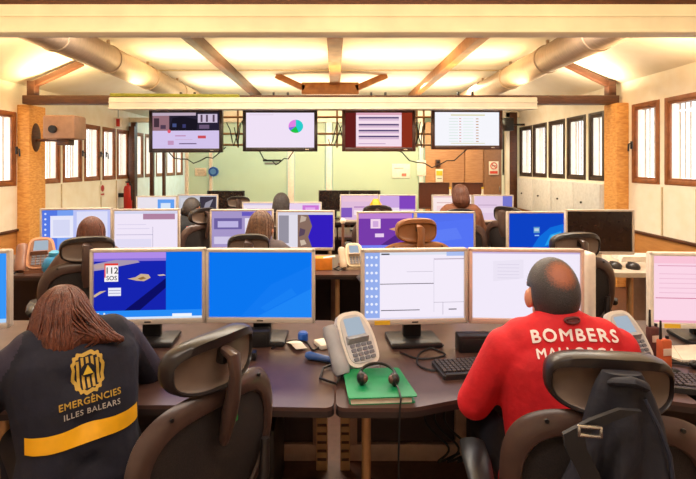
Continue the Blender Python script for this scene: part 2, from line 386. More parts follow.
# ---------------------------------------------------------------- screens
def screen_mesh(w, h, items, base, y=0.0):
    """flat display: layered emitting shapes on the plane facing -Y, u/v in 0..1 from the lower left"""
    b = MB(); mats = []
    def mi(c):
        m = emat(c)
        if m not in mats: mats.append(m)
        return mats.index(m)
    lay = [0]
    def P(u, v): return V(((u - .5) * w, y - lay[0] * 0.00015, (v - .5) * h))
    b.poly([P(0, 0), P(1, 0), P(1, 1), P(0, 1)], mi(base))
    for it in items:
        lay[0] += 1
        k = it[0]
        if k == 'r':
            _, u0, v0, u1, v1, c = it; b.poly([P(u0, v0), P(u1, v0), P(u1, v1), P(u0, v1)], mi(c))
        elif k == 'p': b.poly([P(u, v) for u, v in it[1]], mi(it[2]))
        elif k == 'd':
            _, u, v, r, c = it; b.poly([P(u + r * math.cos(2 * PI * j / 20) * h / w, v + r * math.sin(2 * PI * j / 20)) for j in range(20)], mi(c))
        elif k == 't':
            _, t, u, v, sz, c = it
            me = textmesh(t, sz * h, bold=sz * h * 0.012)
            p = P(u, v)
            b.mesh(me, M.Translation(p) @ M.Rotation(PI / 2, 4, 'X'), mi(c)); bpy.data.meshes.remove(me)
    return b, mats
def monitor(x, Y, yaw, items, base, label, w=0.52, h=0.36, z=0.73, bm=None, lift=0.10, group=None, sticker=False, tilt=0.0, stand=None, off=False, offm=None):
    bm = bm or silver_m; stand = stand or black_m
    t = thing('monitor', label, 'monitor', (x, Y, z), R(yaw), group)
    zc = lift + h / 2; e = 0.016; eb = 0.026
    b = MB()
    b.box((0, 0.012, zc), (w, 0.03, h), 0.008)
    fy = -0.010
    b.box((0, fy, zc + h / 2 - e / 2), (w, 0.02, e), 0.004); b.box((0, fy, zc - h / 2 + eb / 2), (w, 0.02, eb), 0.004)
    b.box((-w / 2 + e / 2, fy, zc), (e, 0.02, h), 0.004); b.box((w / 2 - e / 2, fy, zc), (e, 0.02, h), 0.004)
    b.box((0, 0.035, zc), (w * 0.6, 0.03, h * 0.6), 0.01)
    b.build('housing', bm, t)
    sw, sh = w - 2 * e + .004, h - e - eb + .004
    sc, ms = screen_mesh(sw, sh, items, base)
    if off:
        sc.bm.free(); sc = MB().box((0, 0, 0), (sw, 0.002, sh)); ms = [offm or mat('dark_display_glass', C(40, 28, 28), 0.15)]
    sc.xf(M.Translation((0, -0.006, zc + (eb - e) / 2))).build('screen', ms, t, normals=False)
    MB().box((0, -0.0205, zc - h / 2 + eb / 2), (0.03, 0.002, 0.006)).build('badge', dark_m, t)
    if sticker: MB().box((-w / 2 + 0.10, -0.021, zc - h / 2 + eb / 2), (0.075, 0.003, 0.02)).build('sticker', yellow_m, t)
    MB().box((0, 0.055, 0.5 * zc + 0.02), (0.09, 0.035, zc), 0.008).box((0, .045, zc), (.12, .03, .12), .006).build('stand', stand, t)
    MB().box((0, 0.03, 0.012), (0.25, 0.19, 0.022), 0.009).build('base', stand, t)
    return t
BL = (8, 112, 236); LB = (70, 170, 250); WH = (246, 240, 250); LAV = (226, 218, 244)
sea = [('r', 0, .13, .66, 1, (22, 36, 176)), ('r', 0, .9, .66, 1, (176, 140, 232)), ('p', [(0, .86), (.66, .86), (.66, .9), (0, .9)], (132, 110, 214)),
       ('p', [(0, .72), (.1, .74), (.25, .79), (.42, .84), (.4, .87), (.2, .88), (0, .82)], (168, 150, 176)), ('p', [(.02, .75), (.12, .77), (.2, .81), (.1, .83), (0, .8)], (186, 160, 160)),
       ('p', [(.28, .13), (.62, .55), (.66, .6), (.66, .46), (.42, .13)], (12, 14, 100)),
       ('p', [(.31, .6), (.38, .62), (.43, .67), (.5, .66), (.52, .61), (.46, .56), (.39, .57)], (206, 176, 140)), ('p', [(.4, .6), (.45, .63), (.48, .6), (.43, .58)], (150, 110, 60)),
       ('p', [(.58, .65), (.64, .66), (.66, .64), (.6, .635)], (210, 190, 170)), ('p', [(0, .36), (.06, .42), (.12, .43), (.06, .38), (.01, .33)], (206, 180, 150))]
icon = [('r', .10, .56, .225, .82, (250, 244, 244)), ('r', .10, .80, .225, .83, (230, 60, 50)), ('r', .10, .62, .112, .80, (230, 90, 80)), ('t', '112', .166, .72, .13, (20, 20, 24)), ('t', 'SOS', .166, .61, .09, (40, 40, 50))]
label_w = [('r', .135, .35, .25, .47, (236, 236, 250)), ('r', .14, .385, .245, .395, (150, 150, 190)), ('r', .14, .425, .245, .435, (150, 150, 190))]
task = [('r', 0, .035, 1, .13, (40, 140, 246)), ('r', 0, 0, 1, .035, (214, 232, 252)), ('r', .72, .03, .9, .075, (240, 246, 255)), ('d', .045, .09, .014, (240, 244, 255)), ('d', .1, .09, .014, (240, 244, 255))]
doc = [('r', 0, 0, .155, 1, (150, 174, 236))] + [('d', .03 + .045 * i, .92 - .115 * j, .02, (236, 240, 255)) for i in range(3) for j in range(8)] + \
      [('r', .155, .95, .98, 1, (222, 226, 240)), ('t', 'EXIT', .22, .965, .05, (60, 50, 60)), ('r', .82, .93, 1, 1, (170, 190, 240)), ('r', .155, .52, .69, .53, (70, 60, 80)), ('r', .165, .13, .55, .142, (80, 70, 90)),
       ('r', .69, .88, 1, .89, (150, 120, 150)), ('r', .69, .1, .695, .9, (214, 208, 224)), ('r', .42, .7, .68, .705, (180, 170, 190)), ('r', .69, .24, 1, .246, (170, 160, 180)), ('r', .78, .06, .785, .24, (180, 170, 190)), ('r', .84, .13, .92, .145, (80, 70, 90)), ('r', 0, 0, 1, .03, (226, 220, 240))]
doc[[i for i, q in enumerate(doc) if q[0] == 't'][0]] = ('r', .17, .955, .25, .975, (60, 50, 60))
rowsA = 'front desk row'
monitor(-1.80, 2.20, 12, [('r', 0, 0, 1, .06, (170, 210, 250))], (56, 150, 246), 'silver monitor cut by the left edge, plain light blue screen', w=.54, h=.37)
monitor(-0.905, 2.31, 4, sea + icon + label_w + task, BL, 'silver monitor on the front left desk showing a sea map with a 112 sign', w=.545, h=.365, sticker=True)
monitor(-0.365, 2.33, -1, [('p', [(0, 0), (.3, 0), (.6, .5), (1, .8), (1, 0)], (18, 122, 242)), ('p', [(.45, 0), (1, 0), (1, .45)], (30, 134, 246)), ('p', [(.55, .1), (.85, .35), (.8, .45), (.5, .15)], (24, 128, 244))], (10, 118, 240), 'silver monitor with an all blue screen on the front left desk', w=.535, h=.36)
monitor(0.385, 2.31, 4, doc, (244, 236, 250), 'silver monitor showing a white form with a blue icon column, front right desk', w=.52, h=.365, sticker=True)
pinkm = mat('rosy_silver_bezel', C(218, 184, 170), 0.4, 0.15, c2=C(212, 178, 164))
monitor(0.925, 2.31, -3, [('p', [(.2, .55), (.48, .6), (.48, .88), (.2, .85)], (236, 228, 244))] + [('r', .24, .6 + .05 * k, .44, .606 + .05 * k, (214, 204, 226)) for k in range(5)] + [('r', .6, .7, .72, .72, (190, 220, 190)), ('r', 0, .965, 1, 1, (200, 180, 220))], (242, 234, 250), 'rosy silver monitor with a nearly blank white screen before the man in red', w=.545, h=.365, bm=pinkm)
monitor(1.83, 2.33, -4, [('r', 0, .88, 1, 1, (250, 196, 214)), ('r', .03, .36, .97, .372, (206, 120, 150)), ('r', .5, .05, .505, .86, (206, 130, 160)), ('r', .05, .84, .95, .85, (214, 140, 170))] + [('r', .06, .44 + .07 * k, .44, .45 + .07 * k, (236, 186, 208)) for k in range(5)] + [('r', .55, .2, .9, .3, (226, 160, 190)), ('r', .46, .28, .49, .33, (160, 80, 110)), ('r', 0, 0, 1, .04, (240, 170, 190))], (252, 214, 230), 'white edged monitor with a pink table, right edge of the front row', w=.56, h=.37, bm=white_m, sticker=True, lift=.07)
up = thing('display_panel', 'slim white upright panel edge behind the rosy monitor', 'panel', (px(587.5, 2.42), 2.42, 0.73))
MB().box((0, 0, .225), (.042, .1, .41), .015, seg=3).build('panel', white_m, up); MB().box((0, 0, .0125), (.12, .16, .025), .008).build('foot', white_m, up)
# second row
monitor(px(77, 4.2), 4.2, 8, [('r', 0, 0, .22, 1, (84, 120, 226)), ('r', .12, .3, .45, .85, (232, 232, 250)), ('r', .16, .35, .4, .75, (214, 216, 244)), ('r', .45, 0, 1, 1, (190, 196, 244)), ('r', .5, .3, .95, .95, (222, 222, 248))] + [('d', .05, .9 - .13 * k, .025, (220, 228, 255)) for k in range(7)], (120, 160, 240), 'pale monitor showing a window over blue, behind the brown chair at left', w=.6, h=.39)
monitor(px(146.5, 4.12), 4.12, 3, [('r', .45, .78, .95, .95, (176, 130, 160)), ('r', 0, .92, 1, .98, (210, 210, 236)), ('r', .03, .4, .6, .41, (160, 150, 190)), ('r', .6, .1, .605, .6, (120, 110, 150)), ('r', .05, .55, .55, .56, (206, 196, 226)), ('r', .05, .65, .5, .66, (206, 196, 226)), ('r', .03, .05, .58, .3, (226, 220, 244))], (240, 230, 248), 'monitor showing a white document, just above the sea map screen', w=.57, h=.39)
monitor(px(242, 4.3), 4.3, 2, [('r', .04, .5, .5, .8, (110, 96, 160)), ('r', .1, .55, .44, .72, (190, 180, 226)), ('r', .5, .86, .96, .97, (104, 90, 190)), ('r', .55, .2, .97, .8, (230, 224, 240)), ('r', .04, .1, .4, .3, (210, 200, 230))], (166, 150, 200), 'grey violet monitor behind the black headrest in the middle of the second row', w=.57, h=.37)
monitor(px(305.5, 4.3), 4.3, -1, [('r', 0, .92, 1, 1, (216, 210, 226)), ('r', .02, .12, .2, .9, (150, 146, 160)), ('r', .2, 0, .36, .92, (226, 222, 234)), ('p', [(.36, 0), (.62, 0), (.55, .3), (.62, .6), (.55, .92), (.36, .92)], (136, 108, 96)), ('p', [(.4, .7), (.5, .75), (.52, .85), (.42, .9)], (196, 176, 160)), ('p', [(.38, .3), (.48, .36), (.5, .5), (.4, .55)], (90, 70, 90)), ('p', [(.42, .05), (.52, .1), (.48, .22), (.4, .2)], (206, 186, 166)), ('p', [(.62, 0), (1, 0), (1, .92), (.55, .92), (.62, .6), (.55, .3)], (52, 30, 190))], (226, 220, 236), 'monitor showing a street map beside a deep blue sea area', w=.53, h=.36)
pur = [('r', 0, .12, .97, 1, (120, 60, 170)), ('r', 0, .85, .97, 1, (190, 130, 210)), ('p', [(.4, .12), (.97, .7), (.97, .4), (.6, .12)], (84, 40, 130)), ('p', [(.55, .56), (.7, .62), (.82, .56), (.68, .5)], (226, 160, 120)), ('r', .22, .58, .4, .84, (244, 214, 236)), ('r', .26, .62, .36, .78, (210, 170, 220)), ('r', .3, .34, .46, .44, (236, 206, 240)), ('r', 0, 0, 1, .12, (120, 130, 244))]
monitor(px(386, 4.2), 4.2, 3, pur, (90, 110, 240), 'monitor with a violet map wallpaper left of the tan headrest', w=.52, h=.36)
monitor(px(445, 4.2), 4.2, -2, [('p', [(0, .7), (1, .85), (1, 1), (0, 1)], (84, 112, 238)), ('p', [(.3, .2), (.8, .3), (.7, .6), (.2, .5)], (96, 126, 246))], (86, 116, 244), 'monitor with a plain periwinkle blue screen right of the tan headrest', w=.525, h=.36)
monitor(px(536, 4.2), 4.2, 3, [('p', [(.4, 0), (1, .15), (1, .7), (.75, .6), (.55, .35)], (16, 110, 220)), ('p', [(.65, .1), (.95, .25), (.95, .5), (.75, .4)], (40, 160, 236)), ('d', .82, .3, .1, (90, 200, 246)), ('r', .45, .45, .56, .62, (90, 150, 200)), ('r', .465, .5, .545, .58, (190, 210, 226)), ('r', .47, .37, .55, .40, (150, 200, 240))], (14, 66, 196), 'monitor with a glowing blue login screen on the right of the second row', w=.53, h=.36)
monitor(px(599, 4.1), 4.1, -3, [], (40, 20, 24), 'switched off dark monitor on a white stand, right end of the second row', w=.575, h=.385, stand=white_m, off=True)
# third row
Y3 = 6.3
monitor(px(157, Y3), Y3, 4, [('r', .52, .1, .95, .9, (100, 160, 240)), ('r', .6, .25, .85, .75, (214, 230, 250)), ('r', .05, .3, .45, .34, (200, 180, 190)), ('r', .05, .5, .45, .54, (200, 180, 190))], (232, 226, 236), 'small far monitor, white page with a light blue side, left end', w=.53)
monitor(px(198, Y3), Y3, 2, [('r', .55, .1, .98, .95, (60, 54, 66)), ('p', [(.6, .2), (.8, .5), (.9, .85), (.7, .7)], (150, 146, 160)), ('p', [(.75, .15), (.95, .3), (.9, .5)], (120, 116, 130)), ('r', .05, .1, .5, .9, (206, 206, 216))], (196, 196, 206), 'far monitor with a dark map half, right of the person in headphones', w=.53, lift=.12)
monitor(px(226, 7.6), 7.6, 0, [], (20, 16, 20), 'black switched off monitor with a wide screen in front of the teal glass', w=.6, h=.36, bm=black_m, lift=.1, off=True)
monitor(px(262, Y3), Y3, 1, [('r', .1, .72, .9, .76, (190, 170, 200)), ('r', .1, .5, .6, .54, (190, 170, 200)), ('r', .0, .9, 1, 1, (214, 200, 226))], (240, 226, 238), 'far white monitor left of the dark haired person in the centre', w=.52, h=.33, lift=.05)
monitor(px(302.5, Y3), Y3, -1, [('r', .5, .2, .95, .9, (206, 120, 214)), ('r', .58, .4, .85, .8, (226, 170, 236)), ('r', .05, .6, .45, .64, (200, 180, 210))], (232, 210, 236), 'far monitor with a pink block right of the dark haired person in the centre', w=.51, h=.33, lift=.05)
for x, lab, ya in ((334, 'black back panel monitor, left one of the low pair before the glass posts', 3), (365, 'black back panel monitor, right one of the low pair before the glass posts', -2)):
    monitor(px(x, 7.7), 7.7, ya, [], (30, 16, 16), lab, w=.5, h=.34, bm=mat('dark_brown_case', C(50, 30, 26), .4), lift=.12, off=True)
monitor(px(359.5, Y3), Y3, 2, [('r', .05, .75, .95, .95, (236, 196, 216)), ('r', .0, .1, .3, .5, (130, 90, 190)), ('r', .35, .5, .95, .55, (180, 130, 190)), ('r', .35, .2, .9, .4, (246, 226, 236))], (226, 190, 220), 'far mauve screen monitor above the violet map wallpaper one', w=.52, lift=.12)
monitor(px(397.5, Y3), Y3, -2, [('r', .55, .45, 1, 1, (130, 70, 190)), ('r', 0, .1, .55, .5, (240, 222, 236)), ('r', .05, .3, .5, .33, (190, 150, 190)), ('r', .6, .1, .95, .4, (240, 226, 240))], (206, 170, 226), 'far monitor with a deep purple corner, right of the mauve one', w=.5, lift=.12)
for x, lab in ((434, 'raised brown backed monitor, left of the pair before the tan cupboard'), (467.5, 'raised brown backed monitor, right of the pair before the tan cupboard')):
    monitor(px(x, 7.6), 7.6, 0, [], (80, 30, 16), lab, w=.49, h=.42, bm=mat('warm_brown_case', C(92, 50, 34), .4), lift=.17, off=True, offm=mat('brown_display', C(96, 48, 30), .35))
monitor(px(452, Y3), Y3, 2, [('r', .1, .7, .7, .74, (226, 190, 190)), ('r', .1, .4, .6, .6, (246, 214, 214)), ('r', .0, .93, 1, 1, (236, 200, 206))], (250, 232, 230), 'far monitor with a pale rosy page left of the tall haired person', w=.54, lift=.115)
monitor(px(493, Y3), Y3, -2, [('r', .75, .3, 1, 1, (120, 120, 206)), ('r', .1, .6, .6, .64, (200, 170, 200)), ('r', .1, .3, .6, .5, (236, 214, 234))], (226, 200, 226), 'far lilac screen monitor right of the tall haired person', w=.53, lift=.115)

# hanging screens
def tv(x0, x1, y0, y1, yaw, items, base, label, frame=None):
    Y = 6.62
    w = (x1 - x0) * Y / 475; h = (y1 - y0) * Y / 475
    t = thing('wall_television', label, 'television', (px((x0 + x1) / 2, Y), Y, pz((y0 + y1) / 2, Y)), R(yaw))
    fm = frame or mat('tv_frame', C(38, 24, 26), .3)
    e = .046; b = MB().box((0, .02, 0), (w, .05, h), .012)
    for xx in (-w / 2 + e / 2, w / 2 - e / 2): b.box((xx, -.012, 0), (e, .03, h), .006)
    for zz, eh in ((h / 2 - e / 2, e), (-h / 2 + e * .6, e * 1.2)): b.box((0, -.012, zz), (w - 2 * e, .03, eh), .006)
    b.build('housing', fm, t)
    sc, ms = screen_mesh(w - 2 * e, h - 2.2 * e, items, base)
    sc.xf(M.Translation((0, -.0065, .1 * e))).build('screen', ms, t, normals=False)
    MB().box((w * .36, -.028, -h / 2 + e * .6), (.05, .003, .012)).build('badge', chrome_m, t)
    MB().box((0, .065, .08), (.3, .04, .3), .006).box((-.1, .07, h / 2 + .0), (.03, .03, .5)).box((.1, .07, h / 2 + .0), (.03, .03, .5)).build('hanging_bracket', black_m, t)
    return t
photo_strip = [('r', 0, .5, 1, 1, (40, 34, 52)), ('r', 0, .5, .25, .92, (150, 110, 120)), ('r', .02, .6, .1, .85, (70, 50, 60)), ('r', .68, .72, .97, .96, (206, 190, 214)), ('r', .72, .74, .75, .94, (90, 70, 90)), ('r', .8, .74, .83, .94, (90, 70, 90)), ('r', .9, .74, .93, .94, (90, 70, 90)), ('r', 0, .92, .65, 1, (190, 170, 190)), ('p', [(.25, .5), (.3, .85), (.45, .9), (.55, .86), (.68, .8), (.66, .5)], (26, 22, 34)), ('r', .3, .6, .36, .7, (70, 80, 130)), ('r', .45, .58, .5, .68, (60, 60, 110)), ('r', .7, .55, .85, .66, (110, 90, 120)), ('r', .12, .55, .2, .66, (80, 60, 80))]
tv(148.5, 223.5, 109.5, 152.5, -4, photo_strip + [('d', .25, .48, .05, (226, 90, 110)), ('r', .34, .34, .5, .37, (190, 140, 180)), ('r', .34, .24, .6, .26, (206, 180, 214)), ('r', .68, .28, .8, .36, (206, 80, 90)), ('r', .4, .12, .66, .15, (110, 90, 130)), ('r', .23, .1, .32, .22, (196, 150, 190))], (212, 196, 236), 'hanging screen showing a web page with a dark room photograph, leftmost of the row')
pie = [('p', [(.73, .61)] + [(.73 + .108 * math.cos(R(a)), .61 + .19 * math.sin(R(a))) for a in range(a0, a1 + 1, 6)], c) for a0, a1, c in ((-66, 90, (40, 206, 206)), (90, 192, (226, 130, 226)), (192, 222, (120, 110, 226)), (222, 294, (30, 196, 70)))]
tv(243, 317.5, 109.5, 151.5, 0, pie + [('r', .05, .93, .4, .95, (226, 206, 226))], (240, 226, 246), 'hanging screen showing a small pie chart on white, second of the row')
tb = []
for v in (.86, .66, .49, .32): tb += [('r', .2, v - .03, .8, v + .02, (96, 74, 120)), ('r', .2, v - .08, .8, v - .05, (206, 170, 206))]
tv(342, 415.5, 109.5, 151.5, 0, [('r', 0, 0, .16, 1, (100, 30, 28)), ('r', .84, 0, 1, 1, (140, 48, 28)), ('r', .16, .93, .84, 1, (226, 170, 190))] + tb + [('r', .2, .1, .6, .12, (190, 150, 190)), ('r', .16, 0, .84, .03, (206, 120, 110))], (246, 222, 236), 'hanging screen with a striped table between dark red side bands', frame=mat('tv_frame_warm', C(70, 36, 28), .3))
rows = [('r', .25, .9, .78, .93, (214, 206, 140))]
for k in range(9): rows += [('r', .22, .8 - .085 * k, .36, .815 - .085 * k, (206, 226, 214)), ('r', .38, .8 - .085 * k, .41, .82 - .085 * k, (206, 130, 110)), ('r', .44, .8 - .085 * k, .6, .815 - .085 * k, (214, 236, 220)), ('r', .64, .79 - .085 * k, .68, .815 - .085 * k, (190, 140, 90))]
tv(431, 502.5, 109, 149.5, 2, rows + [('r', .25, .06, .78, .075, (214, 206, 140))], (246, 246, 252), 'hanging screen with a pale list of tiny columns, rightmost of the row', frame=MATS['tv_frame_warm'])
ct = thing('cable_tray', 'metal cable tray with loose wires running behind the hanging screens', 'cable tray', (0, 6.85, 2.05))
trm = mat('tray_metal', C(150, 110, 70), .45, .3)
for z in (-.16, .0, .24): MB().cyl((-2.55, 0, z), (2.4, 0, z), .016, n=8).build('rail', trm, ct)
for x in (-1.4, -1.25, .03, .18, 1.18, 1.28): MB().cyl((x, 0, -.2), (x, 0, .42), .014, n=8).build('rung', trm, ct)
for k, (x, w) in enumerate(((-1.45, .3), (-1.35, .2), (.0, .28), (.1, .3), (1.15, .2), (1.25, .16))):
    pts = [(x + w * i / 8 - .1 + random.uniform(-.02, .02), -.03, .18 * math.cos(i * 1.1 + k) + random.uniform(-.03, .03)) for i in range(9)]
    MB().tube(pts, .008, n=6).build('wire', dark_m, ct)
for k, (x0, x1, zz) in enumerate(((px(255, 6.75), px(296, 6.75), -.42), (px(160, 6.75), px(225, 6.75), -.40), (px(395, 6.75), px(470, 6.75), -.46))):
    pts = [(x0 + (x1 - x0) * i / 10, -.05, -.22 + (zz + .22) * math.sin(PI * i / 10) + .03 * math.sin(i * 2.1)) for i in range(11)]
    tag(MB().tube([(x, 6.85 + y, 2.05 + z) for x, y, z in pts], .009, n=6).build('hanging_cable', dark_m), ('dark cable sagging below the pie chart screen', 'dark cable sagging below the web page screen', 'dark cable sagging between the striped table screen and the list screen')[k], 'cable')

# ---------------------------------------------------------------- desks
def round_poly(pts, r, n=5):
    out = []; k = len(pts)
    for i in range(k):
        p = V(pts[i]).to_2d(); a = V(pts[i - 1]).to_2d(); b = V(pts[(i + 1) % k]).to_2d()
        rr = r[i] if isinstance(r, (list, tuple)) else r
        if rr <= 0: out.append(tuple(p)); continue
        da = (a - p); db = (b - p); rr = min(rr, da.length * .45, db.length * .45)
        pa = p + da.normalized() * rr; pb = p + db.normalized() * rr
        for j in range(n + 1):
            t = j / n; out.append(tuple((1 - t) ** 2 * pa + 2 * t * (1 - t) * p + t * t * pb))
    return out
def desk(poly, label, legs, frame=None, top=None, group=None, r=.04, tower=None):
    cx = sum(p[0] for p in poly) / len(poly); cy = sum(p[1] for p in poly) / len(poly)
    t = thing('desk', label, 'desk', (cx, cy, 0), 0, group)
    pl = [(x - cx, y - cy) for x, y in round_poly(poly, r)]
    MB().prism(pl, .698, .73).build('tabletop', top or desk_m, t)
    MB().prism([(x * 1.002, y * 1.002) for x, y in pl], .694, .716).build('edge_band', deskedge_m if not top else desk2_m, t)
    for x, y in legs: MB().cyl((x - cx, y - cy, 0.0), (x - cx, y - cy, .696), .019, n=18).lathe([(.001, 0), (.03, 0), (.03, .012), (.019, .016), (.001, .017)], c=(x - cx, y - cy, 0)).build('leg', legm, t)
    if frame:
        x0, x1, y = frame; b = MB(); c = (x0 + x1) / 2 - cx; w = x1 - x0; fy = y - cy
        b.box((c, fy, .045), (w, .03, .09), .004); b.box((c, fy, .66), (w, .03, .066), .004)
        n = max(1, round(w / .62))
        for k in range(n + 1): b.box((c - w / 2 + .03 + (w - .06) * k / n, fy, .36), (.06, .03, .56), .004)
        b.build('modesty_frame', frame_m, t)
        MB().box((c, fy + .02, .36), (w - .03, .006, .6)).build('modesty_panel', mat('dark_panel', C(58, 40, 36), .5), t)
    return t
desk([(-2.85, 1.62), (-1.36, 1.66), (-1.345, 2.66), (-2.85, 2.66)], 'dark brown desk at the far left of the front row', [(-2.75, 1.75), (-1.45, 2.5), (-2.75, 2.5)], (-2.7, -1.42, 2.58))
desk([(-1.335, 1.66), (-.9, 1.72), (-.5, 1.72), (-.004, 1.70), (-.004, 2.66), (-1.335, 2.66)], 'dark brown front desk under the sea map and all blue screens', [(-1.25, 1.8), (-1.25, 2.5)], (-1.28, -.06, 2.58))
desk([(.004, 1.70), (.28, 1.70), (.45, 1.76), (.68, 1.82), (1.0, 1.83), (1.33, 1.72), (1.36, 2.66), (.004, 2.66)], 'dark brown front desk with a curved edge before the man in red', [(.125, 1.9), (1.25, 1.9), (1.25, 2.5)], (.06, 1.3, 2.58))
desk([(1.385, 1.72), (1.6, 1.66), (2.8, 1.62), (2.8, 2.66), (1.385, 2.66)], 'dark brown front desk at the right edge under the pink table screen', [(1.5, 1.85), (2.7, 1.75), (2.7, 2.5)], (1.45, 2.7, 2.58))
desk([(-3.3, 3.72), (-1.87, 3.72), (-1.86, 4.62), (-3.3, 4.62)], 'second row desk at the left under the blue window screen', [(-3.2, 3.8), (-3.2, 4.5)], (-3.2, -1.95, 4.55))
desk([(-1.84, 3.74), (-.62, 3.76), (-.62, 4.62), (-1.84, 4.62)], 'second row desk under the grey violet screen', [(-1.75, 3.85), (-.7, 4.5)], (-1.78, -.68, 4.55))
desk([(-.6, 3.76), (.55, 3.76), (.55, 4.62), (-.6, 4.62)], 'second row desk carrying the orange box and the middle phone', [(-.5, 3.86), (.02, 3.9), (.45, 4.5)], (-.52, .5, 4.55))
desk([(.57, 3.76), (1.38, 3.76), (1.38, 4.62), (.57, 4.62)], 'second row desk under the periwinkle blue screen', [(.66, 3.86), (1.3, 3.86)], (.62, 1.34, 4.55))
desk([(1.4, 3.84), (2.1, 3.9), (2.28, 3.82), (2.72, 3.82), (2.86, 4.0), (2.86, 4.62), (1.4, 4.62)], 'second row desk with a pale rounded right end under the switched off monitor', [(1.5, 3.95), (2.46, 3.95), (2.75, 4.45)], (1.46, 2.3, 4.55), top=desk2_m, r=.1)
lowd = thing('low_cabinet', 'low pale cabinet beyond the rounded desk end at right', 'cabinet', (3.05, 4.35, 0))
MB().box((0, 0, .3), (.34, .5, .6), .006).build('body', frame_m, lowd); MB().box((0, 0, .615), (.38, .54, .03), .008).build('top', desk2_m, lowd)
for k in range(2): MB().box((-.0, -.253, .18 + .26 * k), (.3, .012, .22), .004).build('drawer', frame_m, lowd)
for k, (x0, x1, lab) in enumerate(((-3.0, -1.42, 'third row desk at the left behind the person in headphones'), (-1.40, .02, 'third row desk in the middle left'), (.04, 1.22, 'third row desk in the middle right under the mauve screens'), (1.24, 2.6, 'third row desk at the right behind the tall haired person'))):
    desk([(x0, 5.75), (x1, 5.75), (x1, 6.62), (x0, 6.62)], lab, [(x0 + .08, 5.85), (x1 - .08, 5.85)], (x0 + .06, x1 - .06, 6.5))
for k, (x0, x1, lab) in enumerate(((-2.4, -1.1, 'back desk under the wide black monitor'), (-.5, .95, 'back desk under the low pair of black backed monitors'), (1.05, 2.6, 'back desk under the raised pair of brown backed monitors'))):
    desk([(x0, 7.2), (x1, 7.2), (x1, 8.0), (x0, 8.0)], lab, [(x0 + .08, 7.3), (x1 - .08, 7.3)], (x0 + .06, x1 - .06, 7.9))

# ---------------------------------------------------------------- chairs
cf_m = mat('brown_grey_chair_plastic', C(78, 58, 52), 0.3, scale=18, c2=C(68, 50, 45))
cs_m = mat('dark_chair_plastic', C(38, 31, 31), 0.33)
mesh_m = mat('dark_chair_mesh', C(40, 30, 29), 0.75, scale=220, c2=C(26, 19, 19), bump=0.4, bscale=400)
hs_m = mat('grey_headrest_shell', C(112, 94, 84), 0.36)
def backpt(u, v):
    """u lateral -1..1, v 0..1 up the back -> local point"""
    half = 0.215 + 0.065 * math.sin(PI * (0.18 + 0.55 * v))
    x = u * half
    z = .47 + .485 * v
    y = -.20 - .055 * v + .05 * abs(u) ** 2.2 - .03 * math.sin(PI * v)
    return V((x, y, z))
def outline(t):
    c, s_ = math.cos(t), math.sin(t); n = 3.6
    return (math.copysign(abs(c) ** (2 / n), c), 0.5 + 0.5 * math.copysign(abs(s_) ** (2 / n), s_))
